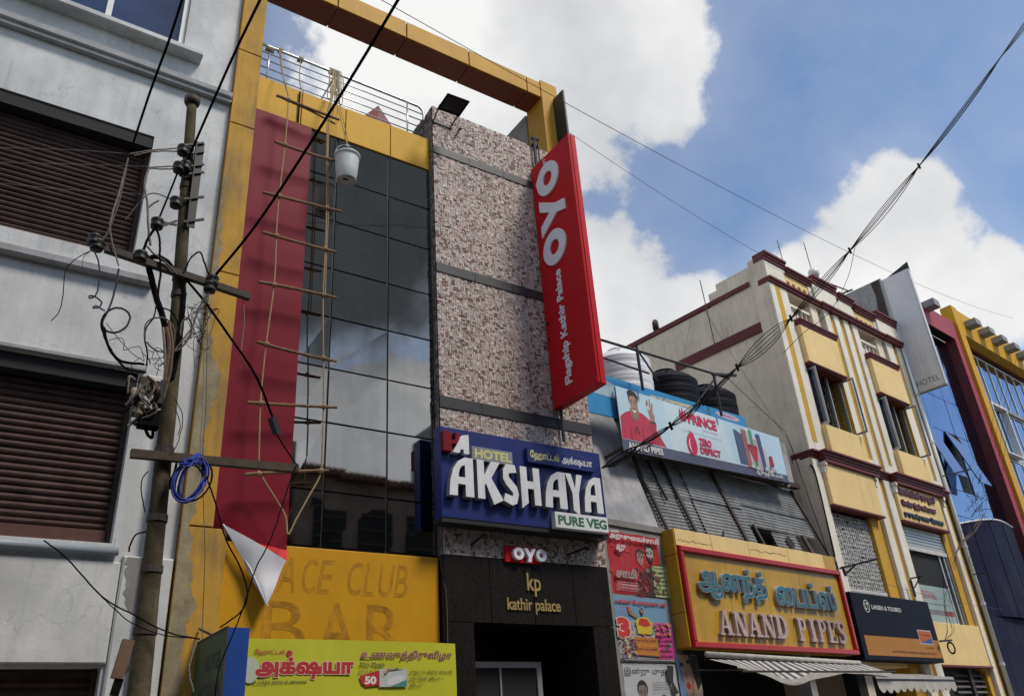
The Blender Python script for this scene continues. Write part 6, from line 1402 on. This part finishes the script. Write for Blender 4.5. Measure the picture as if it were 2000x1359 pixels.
# blue coil
t = Thing('cable_coil', 'coil of bright blue cable tied to the timber arm', 'cable coil', (1.35, 5.85, 3.4))
c0 = at(375, 905, 5.86); r = random.Random(14)
for i in range(8):
    c1 = at(375+r.uniform(-8, 10), 935+r.uniform(-6, 8), 5.85); ra = r.uniform(.07, .13); rb = r.uniform(.13, .17); ph = r.uniform(-.3, .3)
    t.part('loop', MB().tube([(c1.x+ra*math.cos(a)*math.cos(ph)+rb*.2*math.sin(a), c1.y+.03*math.sin(a+i)+i*.006, c1.z+rb*math.sin(a)) for a in [2*math.pi*k/22 for k in range(23)]], .007, 6), 'cable_blue' if i < 6 else 'cable', smooth=True)
for i in range(6):
    t.part('tie', MB().tube(spline([at(350+i*8, 900+r.uniform(-8, 8), 5.84), at(365+i*3, 905+r.uniform(-10, 10), 5.80), at(390+r.uniform(-8, 8), 895+r.uniform(-10, 15), 5.86)]), .008, 5), 'cable_blue')

# ------------------------------------------------------------------ cable bundle over the street, right
ties = [(1180, 912, 9.52), (1245, 872, 9.4), (1310, 832, 9.3), (1372, 785, 9.3), (1440, 718, 9.25), (1545, 622, 8.8), (1660, 490, 8.0), (1795, 325, 6.8), (1955, 112, 5.2), (2060, -40, 4.4)]
B3 = [at(*q) for q in ties]
for k in range(5):
    pts = []; rk = random.Random(k)
    for i, (a, c) in enumerate(zip(B3[:-1], B3[1:])):
        n = 8; L_ = (c-a).length; sp_ = (.028, .028, .028, .03, .075, .06, .045, .04, .03)[i]
        ou = (k-2)*sp_+rk.uniform(-.012, .012); od = (k-2)*.012*(-1)**i
        for j in range(n):
            u = j/n; s_ = 4*u*(1-u); p = a.lerp(c, u); pts.append(p+Vector((od*s_, 0, -L_*.010*s_-ou*s_-.004*(k-2))))
    pts.append(B3[-1]); pts = spline(pts, 2)
    single('cable', ('highest', 'second highest', 'middle', 'second lowest', 'lowest hanging')[k]+' of the five bundled black cables sweeping over the street', 'cable', MB().tube(pts, .0085, 6), 'cable', group='bundled cables sweeping over the street')
for i, q in enumerate(((1545, 622, 8.8), (1440, 718, 9.25), (1660, 490, 8.0), (1795, 325, 6.8), (1310, 832, 9.3), (1372, 785, 9.3))):
    p = at(*q); single('cable_tie', 'black clip on the cable bundle '+('before the yellow house groove', 'just above the shop roof railing bracket', 'against the white cloud', 'highest up against the sky', 'in front of the billboard man', 'in front of the blue banner')[i], 'cable tie', MB().bar(p+Vector((-.02, 0, .07)), p+Vector((.02, 0, -.07)), .035), 'cable', group='black clips on the cable bundle')
cab('loose black cable drooping from the bundle clip beside the globe lamp', [(1670, 484, 8.0), (1655, 545, 8.6), (1620, 610, 9.0), (1570, 650, 9.2), (1530, 690, 9.3)], .0065)
for i in range(5):
    cab('twisted cable joint against the pale sloping slab', [(1178, 912+tk.uniform(-3, 3), 9.50), (1200, 905+tk.uniform(-5, 7), 9.45), (1222, 892+tk.uniform(-7, 10), 9.42), (1250, 878+tk.uniform(-10, 12), 9.4), (1275, 868+tk.uniform(-8, 6), 9.38)], .006, 'cable', jit=.004, group='twisted cable joints beside the name board')
cab('thick taped black joint beside the name board', [(1175, 914, 9.5), (1195, 907, 9.46), (1212, 898, 9.44), (1225, 890, 9.43)], [.012]*19 if 0 else .014, 'cable', jit=.004)
# thin wires over the sky and the yellow house
def line(lab, a, c, r, m='cable_grey', sag=.0, name='wire', group=None):
    A_, C_ = at(*a), at(*c); n = 16
    return single(name, lab, 'wire', MB().tube([A_.lerp(C_, i/n)+Vector((0, 0, -sag*4*(i/n)*(1-i/n))) for i in range(n+1)], r, 5), m, group=group)
line('long thin wire over the beam and the sky to the right edge', (690, -30, 7), (1980, 622, 16), .006, sag=.75)
line('thin wire from behind the vertical sign to the yellow house corner', (1098, 250, 9.9), (1480, 494, 10.6), .005, sag=.1)
line('dark wire slanting down the cream wall to the billboard end', (1420, 738, 9.6), (1535, 845, 10.0), .006, 'cable')
line('thin wire slanting down the cream wall beside the dark one', (1375, 605, 10.2), (1532, 850, 10.0), .004, 'cable_grey', .05)
line('thin vertical wire on the cream wall', (1348, 630, 11.5), (1334, 705, 11.4), .004, 'cable_grey')
line('thin wire from the lattice bracket toward the shop window', (1640, 1110, 9.9), (1960, 1190, 11.2), .004, 'cable_grey', .12)
cab('black cable running down the right end of the corrugated front', [(1535, 848, 9.9), (1548, 880, 9.95), (1575, 960, 10.0), (1600, 1030, 10.0), (1618, 1085, 10)], .008)
# wall brackets on the yellow house
def tb(lab, segs, m='black_metal', name='wall_bracket'):
    b = MB()
    for a, c, w in segs: b.bar(at(*a), at(*c), w)
    return single(name, lab, 'bracket', b, m)
tb('black steel bracket jutting across the lattice screen', [((1640, 1110, 9.95), (1712, 1092, 9.6), .035), ((1650, 1122, 9.95), (1672, 1102, 9.8), .03), ((1645, 1106, 9.96), (1652, 1125, 9.95), .04)])
tb('small black bracket with wires above the black company sign', [((1778, 1130, 11.0), (1800, 1125, 10.8), .03), ((1778, 1132, 11.0), (1788, 1165, 11.0), .04), ((1786, 1148, 11), (1796, 1128, 10.85), .025)])
tb('black steel arm across the mirror glass', [((1842, 930, 10.9), (1895, 917, 10.6), .035)])
tb('wire bracket on the corner pipe', [((1900, 1122, 10.5), (1930, 1118, 10.2), .025)])
for i in range(26):     # tangle of wires before the mirror glass
    x = tk.gauss(1915, 28); y = tk.gauss(975, 45); Yq = tk.uniform(10.2, 10.8)
    if x > 1975 or x < 1850: continue
    p = [(x, y, Yq)]
    for j in range(4): p.append((p[-1][0]+tk.uniform(-20, 20)-4, p[-1][1]+tk.uniform(-14, 26), Yq+tk.uniform(-.1, .1)))
    cab('thin dark wire in the tangle before the mirror glass', p, .0045, 'cable', group='wire tangle before the mirror glass', name='wire', cat='wire', k=4)
for i in range(4):
    x = 1925+i*10; cab(('leftmost', 'second', 'third', 'rightmost')[i]+' of four dark wires rising at the right edge before the red frame', [(x, 1000, 10.4), (x+6, 900, 10.2), (x+14, 820, 10.0), (x+30, 700, 9.8)], .004, 'cable', group='dark wires rising at the right edge', name='wire', cat='wire', k=4, jit=.006)
for i in range(5):
    x = 1855+tk.uniform(-6, 8); cab('thin wire hanging over the shop window film', [(x-12+i*4, 1130, 10.9), (x-8, 1180, 10.85), (x-4+i*3, 1230, 10.8), (1845, 1250, 10.8)], .004, 'cable', group='thin wires over the shop window', name='wire', cat='wire', k=4)
for i in range(6):
    cab('brown wire twist beside the corner pipe', [(1852+i*3, 1100+i*3, 10.9), (1868, 1080+tk.uniform(-8, 8), 10.8), (1880, 1060+tk.uniform(-8, 8), 10.7), (1905, 1030+tk.uniform(-10, 10), 10.6), (1925, 1000, 10.5)], .005, 'cable_brown', group='brown wire twists by the corner pipe', name='wire', cat='wire', k=4)
t = Thing('wire_loop', 'black coiled wire loop on the yellow panel below the shop window', 'cable coil', tuple(at(1860, 1270, 10.7)))
for ra, rb in ((.10, .17), (.12, .19), (.09, .15)):
    c1 = at(1858, 1265, 10.7); t.part('loop', MB().tube([(c1.x+ra*1.3*math.cos(a), c1.y, c1.z+rb*.7*math.sin(a)) for a in [2*math.pi*k/20 for k in range(21)]], .008, 5), 'cable')
t.part('bracket', MB().bar(at(1836, 1252, 10.7), at(1858, 1250, 10.7), .04), 'black_metal')
